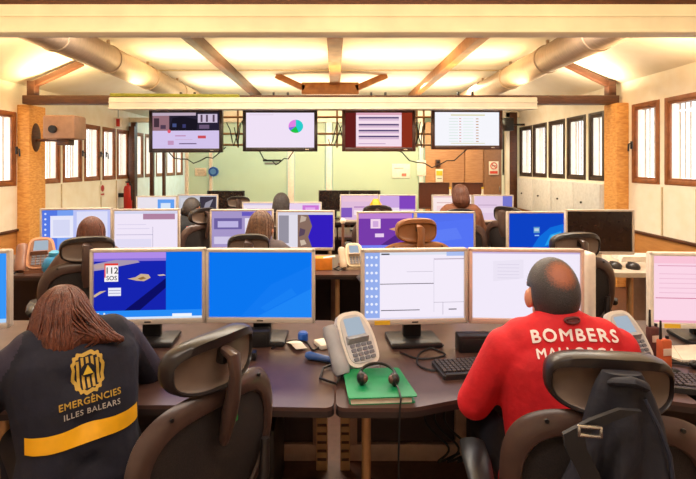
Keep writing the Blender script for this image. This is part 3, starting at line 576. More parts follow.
def chair(label, loc, yaw):
    t = thing('office_chair', label, 'chair', loc, R(yaw), None)
    # base
    MB().lathe([(.001, .075), (.05, .075), (.055, .1), (.04, .14), (.032, .15), (.032, .27), (.022, .275), (.022, .39), (.001, .39)]).build('gas_column', chrome_m, t)
    for k in range(5):
        a = 2 * PI * k / 5 + .3; d = V((math.cos(a), math.sin(a), 0)); p = V((-d.y, d.x, 0))
        loops = []
        for q, hw, zt, zb in ((.03, .032, .14, .07), (.16, .026, .125, .075), (.30, .02, .098, .072)):
            loops.append([d * q + p * hw + V((0, 0, zb)), d * q + p * hw * .8 + V((0, 0, zt)), d * q - p * hw * .8 + V((0, 0, zt)), d * q - p * hw + V((0, 0, zb))])
        MB().loft(loops).build('base_leg', cs_m, t)
        c = d * .295
        b = MB()
        for sg in (-1, 1): b.cyl(c + p * sg * .008 + V((0, 0, .03)), c + p * sg * .026 + V((0, 0, .03)), .03, n=14)
        b.cyl(c + V((0, 0, .04)), c + V((0, 0, .085)), .009); b.build('caster', black_m, t)
    # seat
    n = 40; loops = []
    for s_, dz in ((.0, -.028), (.75, -.032), (.97, -.03), (1.0, -.012), (.985, .006), (.9, .008), (.6, -.004), (.0, -.008)):
        lp = []
        for j in range(n):
            a = 2 * PI * j / n; c, s2 = math.cos(a), math.sin(a)
            x = .25 * max(s_, .001) * math.copysign(abs(c) ** .6, c); y = .235 * max(s_, .001) * math.copysign(abs(s2) ** .6, s2)
            lp.append((x, y + .02, .455 + dz - .03 * max(0, y / .235) ** 3 + .012 * (x / .25) ** 2))
        loops.append(lp)
    MB().loft(loops).build('seat', mesh_m, t)
    MB().box((0, 0, .40), (.2, .24, .05), .02).build('tilt_mechanism', cs_m, t)
    # back frame: rolled ring
    N = 72; K = 10; ring = []
    for i in range(N):
        th = 2 * PI * i / N
        u1, v1 = outline(th); top = max(0, math.sin(th))
        wd = 0.10 + 0.04 * top
        pc = backpt(u1 * (1 - wd), .5 + (v1 - .5) * (1 - wd)); po = backpt(u1, v1); ax = (po - pc)
        nrm = V((0, -1, 0)); lp = []
        for j in range(K):
            a = 2 * PI * j / K
            lp.append(pc + ax * math.cos(a) + nrm * (.017 * math.sin(a)))
        ring.append(lp)
    MB().loft(ring, ring=True).build('back_frame', cf_m, t)
    b = MB(); loops = []
    for s_ in (.001, .3, .6, .88): loops.append([backpt(outline(2 * PI * i / N)[0] * s_, .5 + (outline(2 * PI * i / N)[1] - .5) * s_) + V((0, .004 * (1 - s_), 0)) for i in range(N)])
    b.loft(loops, caps=False); b.build('back_mesh', mesh_m, t)
    for sx in (-1, 1): MB().cyl(backpt(sx * .62, .93) + V((0, -.0168, 0)), backpt(sx * .62, .93) + V((0, -.022, 0)), .006, n=10).build('frame_screw', black_m, t)
    # spine under the seat to the lower frame
    b = MB()
    for sx in (-1, 1): b.tube([(sx * .05, -.08, .40), (sx * .10, -.22, .41), (sx * .16, -.262, .48), (sx * .19, -.262, .60), (sx * .20, -.255, .70)], [.022, .022, .02, .018, .014], n=10)
    b.build('back_support', cs_m, t)
    # arms
    for sx in (-1, 1):
        a = MB().tube([(sx * .22, -.16, .42), (sx * .30, -.14, .46), (sx * .315, -.10, .56), (sx * .31, -.06, .635)], [.022, .022, .02, .022], n=12, flat=.8).build('arm_post', cs_m, t)
        loops = []
        for y, w, zt in ((-.17, .02, .645), (-.15, .036, .662), (.0, .045, .668), (.1, .042, .664), (.125, .022, .648)):
            loops.append([(sx * .31 + w * math.cos(2 * PI * j / 12), y, zt - .018 + (.018 if math.sin(2 * PI * j / 12) > 0 else .012) * math.sin(2 * PI * j / 12)) for j in range(12)])
        MB().loft(loops).build('arm_pad', black_m, t)
    # headrest
    yb = backpt(0, 1).y - .012
    st = MB().tube([(0, yb - .012, .80), (0, yb - .032, .875), (0, yb - .05, .94), (0, yb - .058, 1.0), (0, yb - .05, 1.05), (0, yb - .02, 1.06)], [.03, .046, .042, .036, .04, .03], n=14, flat=.5).build('headrest_stem', cf_m, t)
    MB().box((0, yb - .0, 1.045), (.036, .05, .05), .01).build('stem_socket', black_m, t)
    N2 = 48
    def hr(prof, name, m):
        loops = []
        for s_, y, shift in prof:
            lp = []
            for j in range(N2):
                a = 2 * PI * j / N2; c, s2 = math.cos(a), math.sin(a); e = 2 / 3.4
                x = .162 * s_ * math.copysign(abs(c) ** e, c); z = .083 * s_ * math.copysign(abs(s2) ** e, s2)
                z -= .012 * (x / .162) ** 2 * (1 if z > 0 else -.3)
                if shift: z = z * (.70 if z > 0 else .99); x *= 1.03
                yy = y + .05 * (x / .162) ** 2 + yb + .01 - .10 * max(0, z) - .02 * min(0, z)
                lp.append((x, yy, 1.03 + z))
            loops.append(lp)
        return MB().loft(loops).build(name, m, t, angle=60)
    hr([(.001, .055, 0), (.6, .055, 0), (.85, .046, 0), (.97, .025, 0), (1.0, .0, 0), (.985, -.022, 0), (.95, -.032, 0), (.91, -.033, 1), (.88, -.026, 1), (.86, .02, 1)], 'headrest_pad', cs_m)
    hr([(.85, -.004, 1), (.875, -.02, 1), (.82, -.014, 1), (.6, -.010, 1), (.3, -.008, 1), (.001, -.008, 1)], 'headrest_shell', hs_m)
    return t
FX = ('gas_column', 'base_leg', 'caster')
nl = chair('large office chair with a green dot on its headrest stem, turned beside the woman', (-.555, 1.545, 0), 56)
nr_label = 'office chair of the man in red with a dark jacket hung on its back'
nr = dup(nl, (.766, 1.50, 0), R(-8), nr_label, lift=-.004, fixed=('gas_column', 'base_leg', 'caster'))
for p in [c for c in nl.children if c.name.startswith('headrest_stem')]:
    d = MB().box((0, backpt(0, 1).y - .066, .872), (.022, .006, .018), .002).build('sticker', mat('green_tag', C(30, 150, 70), .5), p); d['label'] = 'green dot sticker'
CL = [((-1.69, 3.25, 0), 27, 'brown looking office chair in front of the blue window screen at left', .035),
      ((-.62, 3.42, 0), 10, 'black office chair before the grey violet screen', .03),
      ((.517, 3.42, 0), 8, 'tan brown office chair before the violet and periwinkle screens', .135),
      ((1.51, 3.25, 0), 6, 'empty black office chair seen beyond the head of the man in red', .065),
      ((-1.53, 5.05, 0), 50, 'black office chair of the person in headphones', .05),
      ((-.6, 5.2, 0), 5, 'office chair of the dark haired person in the centre', .0),
      ((.46, 5.35, 0), 0, 'far brown office chair below the mauve screen', .06),
      ((1.36, 5.25, 0), -8, 'office chair of the tall haired person at the back', .03),
      ((1.98, 5.08, 0), -55, 'turned dark office chair right of the tall haired person', .06),
      ((px(238, 6.9), 6.96, 0), 10, 'distant black office chair beside the wide black monitor', .05)]
for loc, yaw, lab, lf in CL: dup(nl, loc, R(yaw), lab, lift=lf, fixed=FX)
for o in list(bpy.data.objects):                 # the green dot belongs to the one chair only
    if o.name.startswith('sticker') and o.parent and o.parent.name.startswith('headrest_stem.') and o.parent.parent is not nl: bpy.data.objects.remove(o)
for o in list(bpy.data.objects):                 # narrower headrests on two chairs
    if o.parent and o.type == 'MESH' and o.parent.get('label', '').startswith(('tan brown', 'black office chair before')) and o.name.split('.')[0] in ('headrest_pad', 'headrest_shell'): o.scale.x = .88
tanm = mat('tan_chair_plastic', C(150, 96, 58), .35)
for o in list(bpy.data.objects):
    if o.parent and o.parent.get('label', '').startswith('tan brown') and o.type == 'MESH' and o.name.split('.')[0] in ('headrest_stem', 'headrest_pad', 'headrest_shell', 'back_frame'):
        o.data = o.data.copy(); o.data.materials[0] = tanm

# ---------------------------------------------------------------- people
def blob(parts, voxel, it=6):
    b = MB()
    for p in parts:
        if p[0] == 'c':
            _, a, ra, c, rc = p
            b.sph(a, ra, 14); b.sph(c, rc, 14)
            if (V(a) - V(c)).length > 1e-4: b.tube([a, c], [ra * .995, rc * .995], n=16)
        else:
            b.sph(p[1], p[2], 20, rot=p[3] if len(p) > 3 else None)
    bmesh.ops.recalc_face_normals(b.bm, faces=b.bm.faces)
    me = bpy.data.meshes.new('b'); b.bm.to_mesh(me); b.bm.free()
    ob = bpy.data.objects.new('b', me); COL.objects.link(ob)
    rm = ob.modifiers.new('r', 'REMESH'); rm.mode = 'VOXEL'; rm.voxel_size = voxel
    sm = ob.modifiers.new('s', 'SMOOTH'); sm.factor = .5; sm.iterations = it
    dg = bpy.context.evaluated_depsgraph_get(); dg.update()
    out = bpy.data.meshes.new_from_object(ob.evaluated_get(dg))
    bpy.data.objects.remove(ob); bpy.data.meshes.remove(me)
    for p in out.polygons: p.use_smooth = True
    return out
def mobj(me, name, mats, parent):
    me.name = name; me.materials.clear()
    for m in (mats if isinstance(mats, (list, tuple)) else [mats]): me.materials.append(m)
    o = bpy.data.objects.new(name, me); COL.objects.link(o); o.parent = parent
    return o
hair_dark = mat('dark_hair', C(34, 26, 26), .45, scale=60, c2=C(62, 52, 50), bump=.5, bscale=160)
hair_brown = mat('brown_hair', C(112, 58, 38), .4, scale=40, c2=C(70, 34, 24), bump=.5, bscale=90, stretch=(3, 3, .5))
hair_tan = mat('tan_hair', C(120, 84, 62), .5, scale=50, c2=C(80, 54, 42), bump=.5, bscale=120)
trous_m = mat('dark_trousers', C(30, 30, 42), .8, scale=40)
def chain(pts, rs): return [('c', pts[i], rs[i], pts[i + 1], rs[i + 1]) for i in range(len(pts) - 1)]
def person(label, loc, yaw, zs=1.08, head=(0, .06, 1.20), lean=.06, sh=.165, turn=0, nod=8, top=None, hair='short', hair_m=None, vox=.014, arms=None, girth=1.0, sink=0.0, group=None, hands=True, hs=1.0):
    t = thing('person', label, 'person', loc, R(yaw), group)
    py, sy = -.02, lean
    Hm = M.Translation(V(head)) @ M.Rotation(R(turn), 4, 'Z') @ M.Rotation(R(-nod), 4, 'X') @ M.Scale(hs, 4)
    def H(x, y, z): return tuple(Hm @ V((x, y, z)))
    Hr = Hm.to_3x3().normalized()
    zp = .555
    def at(f): return (zp + (zs - zp) * f, py + (sy - py) * f ** 1.2)
    def torso(e):
        ps = []
        spec = [(.0, .085, .112), (.28, .07, .098), (.55, .08, .104), (.78, .10, .098), (.93, .12, .066)]
        for sx in (-1, 1):
            pts = []; rs = []
            for f, xx, r in spec:
                z, y = at(f); pts.append((sx * xx * girth, y, z)); rs.append(r * (.92 + .08 * girth) + e)
            ps += chain(pts, rs)
        for f, xx, r in spec:
            z, y = at(f); ps.append(('c', (-xx * girth, y, z), r + e, (xx * girth, y, z), r + e))
        z, y = at(.97)
        ps.append(('c', (-sh, y, z - .045), .058 + e, (sh, y, z - .045), .058 + e))
        for sx in (-1, 1): ps.append(('c', (sx * sh * .75, y, z - .02), .045 + e, (0, y + .01, z + .045), .048 + e))
        return ps
    zsh, ysh = at(.97)
    A = arms or {}
    arm = {}
    for sx in (-1, 1):
        d = A.get(sx, ((sx * .27, .10, .78), (sx * .20, .34, .765)))
        arm[sx] = ((sx * sh, ysh, zsh - .045), d[0], d[1])
    def sleeves(e): return [q for sx in (-1, 1) for q in chain(arm[sx], [.058 + e, .046 + e, .031 + e])]
    legs = []
    for sx in (-1, 1): legs += chain([(sx * .09, 0, .555), (sx * .12, .40, .55), (sx * .12, .40, .10)], [.09, .062, .042]) + [('c', (sx * .12, .38, .06), .04, (sx * .13, .54, .045), .035)]
    headp = [('e', H(0, 0, .012), (.074 * hs, .094 * hs, .108 * hs), Hr), ('e', H(0, .04, -.062), (.056 * hs, .056 * hs, .058 * hs), Hr), ('c', H(0, .088, .012), .011, H(0, .112, -.026), .014),
             ('c', H(-.02, .094, -.058), .008, H(.02, .094, -.058), .008), ('e', H(-.082, .012, -.014), (.013, .024, .033), Hr), ('e', H(.082, .012, -.014), (.013, .024, .033), Hr),
             ('c', H(-.05, .08, .03), .012, H(.05, .08, .03), .012),
             ('c', (0, ysh + .005, zsh + .01), .058, H(0, -.02, -.07), .055)]
    body = torso(-.012) + sleeves(-.008) + [(q[0], q[1], q[2] - .012, q[3], q[4] - .008) for q in legs] + headp
    if hands:
        for sx in (-1, 1):
            e, w = V(arm[sx][1]), V(arm[sx][2]); d = (w - e).normalized(); lat = d.cross(V((0, 0, 1))).normalized(); dn = V((0, 0, -1))
            pc = w + d * .055
            body += chain([tuple(w), tuple(pc - lat * .018), tuple(pc + d * .04 - lat * .02)], [.026, .02, .016]) + chain([tuple(w), tuple(pc + lat * .018), tuple(pc + d * .04 + lat * .02)], [.026, .02, .016])
            for k, (o_, ln) in enumerate(((-.033, .058), (-.011, .07), (.011, .066), (.033, .05))):
                p0 = pc + d * .035 + lat * o_; p1 = p0 + d * ln * .55 + dn * .004; p2 = p1 + d * ln * .4 + dn * .018
                body += chain([tuple(p0), tuple(p1), tuple(p2)], [.0105, .0095, .008])
            q0 = w + d * .03 - lat * sx * .022; q1 = q0 + d * .04 - lat * sx * .028; q2 = q1 + d * .03 - lat * sx * .004 + dn * .01
            body += chain([tuple(q0), tuple(q1), tuple(q2)], [.014, .011, .009])
    mobj(blob(body, vox * .8), 'body', skin_m, t)
    zt, yt = at(.97)
    collar = [('c', (0, yt + .004, zt + .03), .068, (0, yt + .012, zt + .062), .062)]
    if hair == 'long': collar = [('c', (0, yt + .0, zt + .01), .078, (-.012, yt + .012, zt + .052), .07)]
    jm = blob(torso(.012) + sleeves(.012) + collar, vox)
    jo = mobj(jm, 'jacket' if 'jacket' in label else 'top', top, t)
    mobj(blob(legs, vox), 'trousers', trous_m, t)
    hm = hair_m or hair_dark
    if hair == 'short':
        b = MB(); b.sph((0, 0, 0), (.0815, .1015, .1165), 40)
        kill = [v for v in b.bm.verts if (v.co.y > .045 and v.co.z < .05) or v.co.z < -.078 or (v.co.z < .005 and v.co.y > .0 and abs(v.co.x) > .04)]
        bmesh.ops.delete(b.bm, geom=kill, context='VERTS')
        b.xf(Hm @ M.Translation((0, 0, .012))); o = b.build('hair', hm, t, angle=80)
        sd = o.modifiers.new('s', 'SOLIDIFY'); sd.thickness = .012; sd.offset = -.5
    else:
        hp = [('e', H(0, -.006, .015), (.092, .112, .122), Hr), ('e', H(0, -.05, -.05), (.095, .075, .10), Hr)]
        if hair == 'long':
            hp += [('e', H(0, -.05, -.055), (.094, .06, .072), Hr), ('c', H(-.08, .0, -.02), .03, H(-.085, .0, -.12), .02), ('c', H(.08, -.01, -.02), .034, H(.10, -.0, -.10), .03),
                   ('c', H(.06, -.06, -.035), .045, H(.125, -.07, -.045), .03), ('c', H(.125, -.07, -.045), .03, H(.20, -.09, -.065), .008)]
        if hair == 'bun': hp += [('e', H(0, -.03, .13), (.05, .05, .045), Hr), ('e', H(0, -.05, -.1), (.09, .06, .09), Hr)]
        me = blob(hp, vox * .7, 4)
        ho = mobj(me, 'hair', hm, t)
        if hair in ('long', 'mid'):
            bv = BVHTree.FromObject(ho, bpy.context.evaluated_depsgraph_get())
            sb = MB(); bm0 = bmesh.new(); bm0.from_mesh(me); sb.bm.free(); sb.bm = bm0
            for f in sb.bm.faces: f.tag = True
            for k in range(110 if hair == 'long' else 60):
                a = random.uniform(-PI * .95, PI * .2) if k % 3 else random.uniform(-PI, PI)
                pts = []; x0 = math.cos(a); y0 = math.sin(a); sw = random.uniform(-.25, .45)
                for i in range(10):
                    f = i / 9; ph = .1 + f * random.uniform(1.55, 1.75)
                    q = Hm @ V((.2 * math.sin(ph) * (x0 + sw * f), .2 * math.sin(ph) * y0 - .02, .2 * math.cos(ph) - .13 * f * f + .015))
                    h = bv.find_nearest(q)
                    if h[0] is not None: pts.append(h[0] + h[1] * .0012)
                if len(pts) > 4: sb.tube(pts, [.0035] * (len(pts) - 1) + [.001], n=5)
            nm = bpy.data.meshes.new('hair'); sb.bm.to_mesh(nm); sb.bm.free()
            for p in nm.polygons: p.use_smooth = True
            nm.materials.append(hm); ho.data = nm
    for sx in (-1, 1): MB().sph(H(sx * .031, .084, .012), .0125, 12).build('eye', mat('eye', C(60, 46, 40), .2), t)
    return t, jo, jm

def project(b, me, off):
    bm_ = bmesh.new(); bm_.from_mesh(me); bv = BVHTree.FromBMesh(bm_)
    for v in b.bm.verts:
        d = v.co.y
        h = bv.ray_cast(V((v.co.x, -1.5, v.co.z)), V((0, 1, 0)))
        v.co.y = (h[0].y if h[0] is not None else 0.0) - off + d
    bm_.free()
def decal_text(b, txt, size, x, z, bold=0, space=1.0, mi=0, arch=0.0, sx=1.0, fat=0.0):
    me = textmesh(txt, size, bold, space)
    bb = bmesh.new(); bb.from_mesh(me); bmesh.ops.triangulate(bb, faces=bb.faces)
    bmesh.ops.subdivide_edges(bb, edges=[e for e in bb.edges if e.calc_length() > size * .25], cuts=2)
    bb.to_mesh(me); bb.free()
    for v in me.vertices: v.co = (v.co.x * sx + x, 0, v.co.y + z + arch * v.co.x ** 2)
    for k, (dx, dz) in enumerate(((0, 0), (fat, 0), (-fat, 0), (0, fat), (0, -fat))):
        if k == 0 or fat: b.mesh(me, M.Translation((dx, -.0001 * k, dz)), mi)
    bpy.data.meshes.remove(me)

# man in red
red_top = mat('red_fleece', C(214, 22, 34), .75, scale=14, c2=C(190, 14, 26), bump=.35, bscale=26)
man, mj, mjm = person('man in a red BOMBERS top seated with his back to us, short balding dark hair', (.735, 1.545, 0), 0, zs=1.062, head=(-.005, .045, 1.165), lean=.0, sh=.178, turn=0, nod=6, top=red_top, hair='short', vox=.0085, girth=1.0,
    arms={-1: ((-.265, .06, .80), (-.11, .29, .77)), 1: ((.29, .06, .80), (.22, .32, .765))}, hs=.95)
# balding crown on the man's hair
hm = bpy.data.materials.new('thinning_dark_hair'); hm.use_nodes = True
nt = hm.node_tree; Nn = nt.nodes; L = nt.links; bs = Nn['Principled BSDF']; bs.inputs['Roughness'].default_value = .5
tc = Nn.new('ShaderNodeTexCoord'); nz = Nn.new('ShaderNodeTexNoise'); nz.inputs['Scale'].default_value = 180; L.new(tc.outputs['Object'], nz.inputs['Vector'])
vs = Nn.new('ShaderNodeVectorMath'); vs.operation = 'DISTANCE'; L.new(tc.outputs['Object'], vs.inputs[0]); vs.inputs[1].default_value = (-.005, -.035, 1.262)
ad = Nn.new('ShaderNodeMath'); ad.operation = 'MULTIPLY_ADD'; L.new(nz.outputs['Fac'], ad.inputs[0]); ad.inputs[1].default_value = .035; L.new(vs.outputs['Value'], ad.inputs[2])
mr = Nn.new('ShaderNodeMapRange'); mr.inputs['From Min'].default_value = .05; mr.inputs['From Max'].default_value = .082; L.new(ad.outputs[0], mr.inputs['Value'])
mxn = Nn.new('ShaderNodeMix'); mxn.data_type = 'RGBA'; mxn.inputs['A'].default_value = C(150, 84, 56)
n3 = Nn.new('ShaderNodeTexNoise'); n3.inputs['Scale'].default_value = 240; L.new(tc.outputs['Object'], n3.inputs['Vector'])
mx3 = Nn.new('ShaderNodeMix'); mx3.data_type = 'RGBA'; mx3.inputs['A'].default_value = C(22, 18, 20); mx3.inputs['B'].default_value = C(78, 70, 72); L.new(n3.outputs['Fac'], mx3.inputs['Factor'])
L.new(mx3.outputs['Result'], mxn.inputs['B']); L.new(mr.outputs['Result'], mxn.inputs['Factor']); L.new(mxn.outputs['Result'], bs.inputs['Base Color'])
bpn = Nn.new('ShaderNodeBump'); bpn.inputs['Strength'].default_value = .4; bpn.inputs['Distance'].default_value = .004; L.new(n3.outputs['Fac'], bpn.inputs['Height']); L.new(bpn.outputs['Normal'], bs.inputs['Normal'])
for c in man.children:
    if c.name.startswith('hair'): c.data.materials[0] = hm
b = MB(); decal_text(b, 'BOMBERS', .045, .01, 1.07, space=1.2, arch=-.5, sx=1.25, fat=.0014); decal_text(b, 'MALLORCA', .035, .006, 1.024, space=1.2, arch=-.4, sx=1.2, fat=.0011)
project(b, mjm, .0035); b.build('back_lettering', mat('white_print', C(250, 232, 226), .6), mj, normals=False)
b = MB(); b.tube([(.012 + .026 * math.cos(a), 0, 1.112 + .008 * math.sin(a)) for a in [2 * PI * k / 16 for k in range(16)]], .0035, n=6, closed=True)
b.box((.012, 0, 1.112), (.034, .004, .008)); project(b, mjm, .003); b.build('collar_loop', mat('maroon_loop', C(84, 14, 18), .6), mj)

# woman in navy jacket
navy = mat('navy_jacket', C(19, 17, 36), .85, scale=10, c2=C(14, 12, 27), bump=.35, bscale=22)
wom, wj, wjm = person('woman in a navy jacket with a yellow band, long brown hair, back to us', (-.845, 1.585, 0), 42, zs=1.005, head=(-.025, .15, 1.035), lean=.12, sh=.165, turn=-22, nod=14, top=navy, hair='long', hair_m=hair_brown, vox=.0085, girth=1.02,
    arms={-1: ((-.31, .16, .76), (-.22, .40, .765)), 1: ((.30, .20, .76), (.2, .42, .765))})
gold = mat('gold_print', C(190, 150, 52), .6); ww = mat('pale_print', C(190, 180, 170), .6)
# sleeves in greyer cloth
wj.data.materials.append(mat('grey_violet_sleeve', C(46, 38, 54), .85, scale=12, bump=.3, bscale=24))
for p in wj.data.polygons:
    c = p.center
    if abs(c.x) + (c.z - .98) * .55 > .185 and abs(c.x) > .14: p.material_index = 1
b = MB()
ex0, ez0 = .012, .915
def rect(x0, z0, x1, z1, mi): 
    n = max(1, int(max(x1 - x0, z1 - z0) / .02))
    for i in range(n):
        if x1 - x0 >= z1 - z0: b.poly([(x0 + (x1 - x0) * i / n, 0, z0), (x0 + (x1 - x0) * (i + 1) / n, 0, z0), (x0 + (x1 - x0) * (i + 1) / n, 0, z1), (x0 + (x1 - x0) * i / n, 0, z1)], mi)
        else: b.poly([(x0, 0, z0 + (z1 - z0) * i / n), (x1, 0, z0 + (z1 - z0) * i / n), (x1, 0, z0 + (z1 - z0) * (i + 1) / n), (x0, 0, z0 + (z1 - z0) * (i + 1) / n)], mi)
# shield: scalloped border, vertical bars, centre roundel with a triangle
sw_, sh_ = .05, .06
out = []
for k in range(60):
    a = 2 * PI * k / 60
    x = sw_ * math.copysign(abs(math.cos(a)) ** .55, math.cos(a)); z = sh_ * math.copysign(abs(math.sin(a)) ** .6, math.sin(a))
    if z < 0: x *= 1 - .28 * (z / sh_) ** 2
    s = 1 + .05 * math.sin(a * 14)
    out.append((x * s, z * s))
for k in range(60):
    (x0, z0), (x1, z1) = out[k], out[(k + 1) % 60]
    b.poly([(ex0 + x0, 0, ez0 + z0), (ex0 + x1, 0, ez0 + z1), (ex0 + x1 * .8, 0, ez0 + z1 * .82), (ex0 + x0 * .8, 0, ez0 + z0 * .82)], 0)
for xx in (-.030, -.015, .0, .015, .030): 
    hh = .045 if abs(xx) < .027 else .038
    rect(ex0 + xx - .0042, ez0 - hh, ex0 + xx + .0042, ez0 + hh, 0)
pb = b
b2 = MB(); b2.poly([(ex0 + .022 * math.cos(2 * PI * k / 20), 0, ez0 + .006 + .022 * math.sin(2 * PI * k / 20)) for k in range(20)], 0)
b3 = MB(); b3.poly([(ex0 - .016, 0, ez0 - .006), (ex0 + .016, 0, ez0 - .006), (ex0, 0, ez0 + .023)], 0)
project(b, wjm, .003); b.build('crest', gold, wj, normals=False)
project(b2, wjm, .0045); b2.build('crest_roundel', navy, wj, normals=False)
project(b3, wjm, .006); b3.build('crest_triangle', mat('bright_gold', C(226, 186, 50), .6), wj, normals=False)
b = MB(); decal_text(b, 'EMERGÈNCIES', .028, ex0, .836, fat=.0006, space=1.08); project(b, wjm, .003); b.build('gold_lettering', gold, wj, normals=False)
b = MB(); decal_text(b, 'ILLES BALEARS', .024, ex0 + .004, .805, fat=.0003, space=1.12); project(b, wjm, .003); b.build('pale_lettering', ww, wj, normals=False)
b = MB(); nb = 40
for i in range(nb):
    x0 = -.168 + .336 * i / nb; x1 = -.168 + .336 * (i + 1) / nb
    for (za, zb) in ((.718, .743), (.743, .768)):
        b.poly([(x0, 0, za), (x1, 0, za), (x1, 0, zb), (x0, 0, zb)], 0)
bmesh.ops.remove_doubles(b.bm, verts=b.bm.verts, dist=1e-5)
project(b, wjm, .004); b.build('reflective_band', mat('yellow_band', C(246, 176, 12), .5), wj, normals=False)

dk = mat('black_cloth', C(24, 22, 26), .8); gy = mat('grey_cloth', C(90, 80, 84), .8); bc = mat('brown_cloth', C(120, 72, 46), .8)
person('person with brown hair mostly hidden by the brown looking chair at left', (-1.72, 3.33, 0), 22, zs=.98, head=(0, .12, 1.09), lean=.08, top=mat('taupe_cloth', C(96, 70, 60), .8), hair='mid', hair_m=hair_brown, hands=False)
p4, j4, _ = person('person in black clothes wearing headphones, head turned right', (-1.53, 5.08, 0), 20, zs=1.02, head=(0, .05, 1.115), lean=.04, turn=-60, top=dk, hair='short', hands=False)
MB().tube([(.1 * math.cos(a) * .9, .05, 1.12 + .125 * math.sin(a)) for a in [PI * k / 10 for k in range(11)]], .01).sph((.092, .05, 1.1), (.025, .04, .045)).sph((-.092, .05, 1.1), (.025, .04, .045)).build('headphones', black_m, p4)
b = MB(); b.box((0, 0, .94), (.12, .004, .03)); bmesh.ops.subdivide_edges(b.bm, edges=b.bm.edges, cuts=4); project(b, _, .003); b.build('red_back_print', red_m, j4)
person('person with tan hair sitting before the grey violet screen', (-.535, 3.45, 0), 10, zs=1.0, head=(0, .09, 1.125), lean=.06, turn=-25, top=gy, hair='mid', hair_m=hair_tan, hands=False)
person('dark haired person seated in the centre between the far white monitors', (-.6, 5.24, 0), 0, zs=1.03, head=(0, .06, 1.155), lean=.04, top=dk, hair='mid', hair_m=hair_dark, hands=False)
person('tall haired person in brown at the back before the cupboard', (1.40, 5.28, 0), -5, zs=1.13, head=(0, .04, 1.25), lean=.02, top=bc, hair='mid', hair_m=mat('warm_brown_hair', C(92, 50, 32), .5, scale=40), hands=False, girth=1.1)

# ---------------------------------------------------------------- jacket hung on the man's chair
hj = thing('jacket', 'dark navy jacket with a buckled strap hung over the back of the chair at right', 'jacket', (.766, 1.50, -.004), R(-8))
jk = mat('black_navy_fabric', C(25, 24, 35), .7, scale=12, c2=C(16, 18, 34), bump=.4, bscale=30)
loops = []; n = 96
yb = backpt(0, 1).y
def pleat(x, f):
    q = .5 + .5 * math.sin(x * 62 + 1.1 + 2.6 * f + 1.3 * math.sin(x * 17 + 3 * f))
    q2 = .5 + .5 * math.sin(x * 110 - 4 * f + .6)
    return .75 * q ** .7 + .25 * q2
for i in range(30):
    f = i / 29; z = 1.088 - .66 * f
    w = .035 + .125 * min(1, f * 2.1) ** .85 + .012 * math.sin(9 * f + 1)
    xc = -.006 - .035 * f + .012 * math.sin(6 * f)
    lp = []
    for j in range(n):
        a = 2 * PI * j / n
        x = w * math.copysign(abs(math.cos(a)) ** .85, math.cos(a))
        am = min(1, f * 3.2)
        th = .028 + .012 * am + .045 * am * pleat(x, f) * (1 - .5 * abs(x / w) ** 3)
        y = yb - .058 - (th * abs(math.sin(a)) ** .7 if math.sin(a) < 0 else -.006 * math.sin(a))
        lp.append((x + xc, y, z - .05 * f * (x / w) - .03 * abs(x / w) ** 2 * min(1, f * 4)))
    loops.append(lp)
MB().loft(loops).build('body', jk, hj, angle=50)
MB().tube([(-.045, yb - .05, 1.05), (-.03, yb - .095, 1.075), (.0, yb - .105, 1.082), (.03, yb - .095, 1.07), (.045, yb - .05, 1.045)], [.012, .016, .017, .016, .012], n=10, flat=.7).build('collar', jk, hj)
yr = yb - .132
MB().loft([[(x + dx, yr - .01 + dy, z) for dx, dy in ((-.024, 0), (.024, 0), (.024, .012), (-.024, .012))] for x, z in ((-.02, 1.03), (-.085, 1.0), (-.145, .962), (-.14, .93), (-.115, .88), (-.06, .76))]).build('strap', mat('dark_strap', C(30, 28, 32), .6), hj)
b = MB(); 
for z in (.992, .972): b.box((-.115, yr - .024, z), (.05, .008, .007), .002)
for x in (-.139, -.091): b.box((x, yr - .024, .982), (.007, .008, .027), .002)
b.build('buckle', chrome_m, hj)
MB().tube([(.03, yr + .03, 1.04), (.055, yr + .018, .98), (.075, yr + .012, .92), (.085, yr + .012, .84), (.09, yr + .012, .72)], [.004, .005, .005, .005, .005]).build('crease_sheen', mat('blue_grey_sheen', C(34, 38, 56), .7), hj)  # fabric sheen along a crease, put in as a lighter tube

